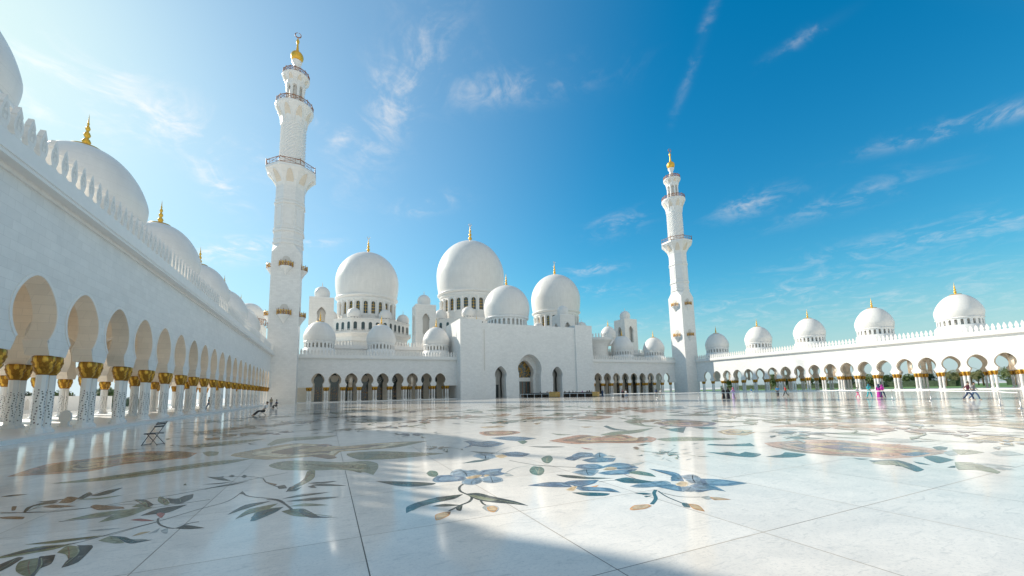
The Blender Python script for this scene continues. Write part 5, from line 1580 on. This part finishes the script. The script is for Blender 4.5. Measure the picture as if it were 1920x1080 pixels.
# ------------------------------------------------------------------ people
def cloth(name, c): return plain(name, c, .85, var=.08, scale=6)
SKIN = plain('skin', (.42, .26, .17), .6); HAIR = plain('black_hair', (.02, .016, .013), .7)
FAB = {k: cloth(k+'_fabric', c) for k, c in {'black': (.02, .02, .024), 'white': (.72, .72, .72), 'blue': (.07, .28, .55), 'red': (.60, .04, .05), 'pink': (.72, .16, .30), 'lilac': (.58, .42, .66),
   'turquoise': (.02, .38, .42), 'purple': (.42, .03, .30), 'navy': (.035, .06, .12), 'denim': (.10, .16, .26), 'grey': (.25, .25, .26), 'teal': (.04, .22, .28), 'maroon': (.18, .04, .07), 'khaki': (.35, .30, .2)}.items()}
def skin_obj(name, joints, edges, mat, parent, sub=1, root=0):
    me = bpy.data.meshes.new(name)
    me.from_pydata([j[:3] for j in joints], edges, []); me.materials.append(mat)
    o = link(name, me, parent, world=False)
    md = o.modifiers.new('skin', 'SKIN'); md.use_smooth_shade = True
    for v, j in zip(me.skin_vertices[0].data, joints):
        r = j[3]; v.radius = (r, j[4] if len(j) > 4 else r)
    me.skin_vertices[0].data[root].use_root = True
    sb = o.modifiers.new('sub', 'SUBSURF'); sb.levels = sb.render_levels = sub
    return o
def person(px, py, H, facing, label, top, bottom=None, pose='stand', robe=None, scarf=None, z=0.0, xy=None, group='visitors in the courtyard'):
    """facing = direction the chest points (radians, world). Body is built in local space looking along -y"""
    x, y = xy if xy else ground_at(px, py, z)
    facing = atan2(y, x)+pi-radians(facing)      # 0 = towards the viewer, 90 = towards image left
    r = thing('person', (x, y, z), label, 'person', group, rot=facing+pi/2)
    r.scale = (H/1.75,)*3
    a = .30 if pose == 'walk' else (.32 if pose == 'stride' else .05)
    hip, kn = .92, .50
    if pose == 'recline': J = dict(pel=(0, .05, .50), chest=(0, .30, .86), neck=(0, .38, 1.04), head=(0, .36, 1.20), kL=(-.10, -.38, .46), fL=(-.12, -.78, .08), kR=(.10, -.36, .44), fR=(.12, -.74, .08),
                                   sL=(-.19, .30, .96), eL=(-.26, .22, .70), hL=(-.16, .02, .60), sR=(.19, .30, .96), eR=(.26, .22, .70), hR=(.16, .02, .60))
    elif pose == 'sit': J = dict(pel=(0, .05, .50), chest=(0, .10, .92), neck=(0, .10, 1.10), head=(0, .07, 1.26), kL=(-.10, -.36, .50), fL=(-.11, -.40, .07), kR=(.10, -.36, .50), fR=(.11, -.34, .07),
                                   sL=(-.19, .10, 1.02), eL=(-.26, .02, .78), hL=(-.12, -.22, .66), sR=(.19, .10, 1.02), eR=(.26, .02, .78), hR=(.12, -.22, .66))
    else:
        ln = .06 if pose == 'stride' else .0
        J = dict(pel=(0, 0, .95), chest=(0, -ln, 1.32), neck=(0, -ln*1.3, 1.50), head=(0, -ln*1.5-.01, 1.64), kL=(-.10, -a*.75, .50), fL=(-.10, -a*1.05, .07), kR=(.10, a*.45-.03, .50), fR=(.10, a*1.3, .10 if a > .1 else .07),
                 sL=(-.19, -ln, 1.41), eL=(-.25, a*.5+.02, 1.15), hL=(-.22, a*.7-.06, .92), sR=(.19, -ln, 1.41), eR=(.25, -a*.4+.03, 1.15), hR=(.22, -a*.8-.05, .93))
    V = lambda k, rr_, r2_=None: (*J[k], rr_, r2_ or rr_)
    toe = lambda k: (J[k][0], J[k][1]-.15, .035, .035, .035)
    js = [V('pel', .12, .10), V('chest', .14, .10), V('neck', .052), (*J['head'][:2], J['head'][2]-.03, .082, .092), (*J['head'][:2], J['head'][2]+.06, .075, .085),
          V('kL', .055), V('fL', .042), toe('fL'), V('kR', .055), V('fR', .042), toe('fR'),
          V('sL', .06), V('eL', .042), V('hL', .030), V('sR', .06), V('eR', .042), V('hR', .030),
          (J['pel'][0]-.09, J['pel'][1], J['pel'][2]-.05, .085), (J['pel'][0]+.09, J['pel'][1], J['pel'][2]-.05, .085)]
    ed = [(0, 1), (1, 2), (2, 3), (3, 4), (0, 17), (17, 5), (5, 6), (6, 7), (0, 18), (18, 8), (8, 9), (9, 10), (1, 11), (11, 12), (12, 13), (1, 14), (14, 15), (15, 16)]
    skin_obj('body', js, ed, SKIN, r)
    hd = J['head']
    if robe is None:
        mid = tuple((a_+b_)/2 for a_, b_ in zip(J['pel'], J['chest']))
        sh = [(*J['pel'][:2], J['pel'][2]+.0, .15, .125), (*mid, .145, .12), V('chest', .165, .125), (J['neck'][0], J['neck'][1], J['neck'][2]-.05, .075),
              V('sL', .078), V('eL', .058), V('sR', .078), V('eR', .058)]
        skin_obj('shirt', sh, [(0, 1), (1, 2), (2, 3), (2, 4), (4, 5), (2, 6), (6, 7)], FAB[top], r)
        tr = [(*J['pel'][:2], J['pel'][2]-.01, .145, .125), (J['pel'][0]-.09, J['pel'][1], J['pel'][2]-.07, .105), V('kL', .080), V('fL', .062), (J['pel'][0]+.09, J['pel'][1], J['pel'][2]-.07, .105), V('kR', .080), V('fR', .062)]
        skin_obj('trousers', tr, [(0, 1), (1, 2), (2, 3), (0, 4), (4, 5), (5, 6)], FAB[bottom], r)
    else:
        q = MB(); n = 20
        prof = [(.30, .04), (.27, .30), (.235, .62), (.20, .92), (.175, 1.12), (.20, 1.30), (.19, 1.42), (.08, 1.50)]
        vs = []; fs = []
        for ri, (rr_, zz) in enumerate(prof):
            for k in range(n):
                t = 2*pi*k/n; f = 1+(.06*sin(5*t) if zz < .9 else 0)
                vs.append((rr_*f*cos(t), rr_*f*.72*sin(t)-(a*.12*(1-zz) if zz < 1 else 0), zz))
        for i in range(len(prof)-1):
            for k in range(n): fs.append((i*n+k, i*n+(k+1) % n, (i+1)*n+(k+1) % n, (i+1)*n+k))
        q.add(vs, fs, FAB[robe], True)
        link('robe', q.build('robe'), r, world=False)
        skin_obj('sleeves', [(0, 0, 1.34, .12), V('sL', .085), V('eL', .075), (J['hL'][0], J['hL'][1], J['hL'][2]+.06, .06), V('sR', .085), V('eR', .075), (J['hR'][0], J['hR'][1], J['hR'][2]+.06, .06)],
                 [(0, 1), (1, 2), (2, 3), (0, 4), (4, 5), (5, 6)], FAB[robe], r)
    q = MB(); n = 14; m_ = FAB[scarf] if scarf else HAIR
    vs = []; fs = []; rows = 7 if not scarf else 8
    R_ = .112 if not scarf else .125
    for i in range(rows+1):
        th = (pi*.56 if not scarf else pi*.66)*i/rows
        for k in range(n):
            ph = 2*pi*k/n; front = max(0, -sin(ph))
            zz = cos(th); cut = front*(.55 if not scarf else .45)
            t2 = th*(1-cut)
            vs.append((hd[0]+R_*.88*sin(t2)*cos(ph), hd[1]+.012+R_*1.05*sin(t2)*sin(ph), hd[2]+.025+R_*1.08*cos(t2)))
    for i in range(rows):
        for k in range(n): fs.append((i*n+k, (i+1)*n+k, (i+1)*n+(k+1) % n, i*n+(k+1) % n))
    q.add(vs, fs, m_, True)
    if scarf:
        q.lathe(hd[0], hd[1]+.03, [(.20, hd[2]-.34), (.17, hd[2]-.22), (.10, hd[2]-.12), (.095, hd[2]-.02)], 16, m_, True, cap=False)
    link('headscarf' if scarf else 'hair', q.build('hair'), r, world=False)
    # face: nose and eyes
    q = MB(); q.tube((hd[0], hd[1]-.085, hd[2]+.02), (hd[0], hd[1]-.118, hd[2]-.015), .012, .016, SKIN, 6)
    for s in (-.032, .032): q.box(hd[0]+s-.012, hd[0]+s+.012, hd[1]-.094, hd[1]-.088, hd[2]+.015, hd[2]+.03, HAIR)
    q.box(hd[0]-.022, hd[0]+.022, hd[1]-.094, hd[1]-.088, hd[2]-.055, hd[2]-.045, FAB['maroon'])
    link('face', q.build('face'), r, world=False)
    return r
TC = lambda x, y: atan2(-y, -x)
person(0, 0, 1.76, 75, 'reclining man in a white shirt and black trousers, legs stretched out on a folding chair', 'white', 'black', 'recline', xy=(SEAT1[0]+.0, SEAT1[1]))
person(0, 0, 1.74, 75, 'seated person in dark blue beside the left minaret, second from the reclining man', 'navy', 'black', 'sit', xy=(SEAT2[0], SEAT2[1]))
person(508, 765, 1.7, 30, 'person in grey green standing next to the seated person by the left minaret', 'khaki', 'grey', 'stand')
person(391, 769, 1.76, 60, 'man in teal leaning among the columns of the left arcade', 'teal', 'denim', 'walk', z=ST)
person(18, 779, 1.7, 70, 'woman in a black robe bending outside the left arcade, at the left edge', 'black', robe='black', scarf='black')
person(1357, 748.5, 1.62, 20, 'woman in black robe with arms folded, left of the pair in black', 'black', robe='black', scarf='black', pose='walk')
person(1366, 748.5, 1.68, -20, 'woman in a long black robe next to the lilac dress', 'black', robe='black', scarf='black')
person(1376, 748.5, 1.66, -60, 'woman in a lilac robe and pink headscarf', 'lilac', robe='lilac', scarf='pink', pose='walk')
person(1409.5, 741.5, 1.5, -60, 'small child in light blue shirt and white trousers', 'blue', 'white', 'walk')
person(1459, 744.5, 1.75, 170, 'man in a bright blue shirt and black trousers', 'blue', 'black', 'stand')
person(1474, 743.5, 1.75, 85, 'man in a red shirt and black trousers striding left', 'red', 'black', 'stride')
person(1609, 745.5, 1.35, -60, 'child in a white top and pink trousers', 'white', 'pink', 'walk')
person(1631, 746, 1.72, -150, 'woman in a turquoise tunic with turquoise trousers', 'turquoise', 'turquoise', 'walk', scarf='teal')
person(1650, 746, 1.7, 180, 'woman in a wide purple robe and dark headscarf seen from behind', 'purple', robe='purple', scarf='navy')
person(1656, 746.2, 1.6, -150, 'woman in purple shirt and dark trousers half behind the purple robe', 'purple', 'navy', 'walk', scarf='purple')
person(1817, 750, 1.76, -80, 'man in maroon shirt and dark jeans, left one of the striding couple', 'maroon', 'navy', 'stride')
person(1828, 749.5, 1.72, -85, 'person in grey shirt and jeans with a bag, right one of the striding couple', 'grey', 'denim', 'stride')
person(1168, 746, 1.7, 0, 'woman in black robe and maroon headscarf in front of the right front arcade', 'black', robe='black', scarf='maroon')
person(1174, 746, 1.7, -70, 'man in white shirt and lilac trousers walking beside the maroon headscarf', 'white', 'denim', 'walk')
person(1231, 745.5, 1.72, 0, 'person in black left of the pair in front of the right minaret', 'navy', 'black', 'stand', scarf='navy')
person(1239, 744.5, 1.72, -80, 'person in white walking in front of the right minaret', 'white', 'grey', 'stride')
person(895.5, 746.5, 1.68, 180, 'person in blue standing alone before the left pylon of the portal', 'blue', 'blue', 'stand')
person(984, 742.5, 1.7, 10, 'person in a white robe before the tall central arch', 'white', robe='white', scarf='white')
crowd = ['black', 'maroon', 'navy', 'pink', 'black', 'red', 'lilac', 'black', 'white', 'grey', 'navy', 'black', 'purple', 'black', 'teal', 'black', 'white', 'black', 'navy']
dsc = ['first', 'second', 'third', 'fourth', 'fifth', 'sixth', 'seventh', 'eighth', 'ninth', 'tenth', 'eleventh', 'twelfth', 'thirteenth', 'fourteenth', 'fifteenth', 'sixteenth', 'seventeenth', 'eighteenth', 'nineteenth']
rp = random.Random(4)
for i, c in enumerate(crowd):
    px = 1008+i*6.1+rp.uniform(-1.5, 1.5)
    p = along((px-976)/148, rp.uniform(2.2, 5.0))
    person(0, 0, rp.uniform(1.58, 1.82), rp.uniform(0, 360), '%s from the left of the people behind the shoe racks, in %s' % (dsc[i], c), c, rp.choice(['black', 'navy', 'grey']), rp.choice(['stand', 'walk']),
           robe=c if i % 3 == 0 else None, scarf=c if i % 3 == 0 else None, xy=(p.x, p.y), group='people behind the shoe racks')
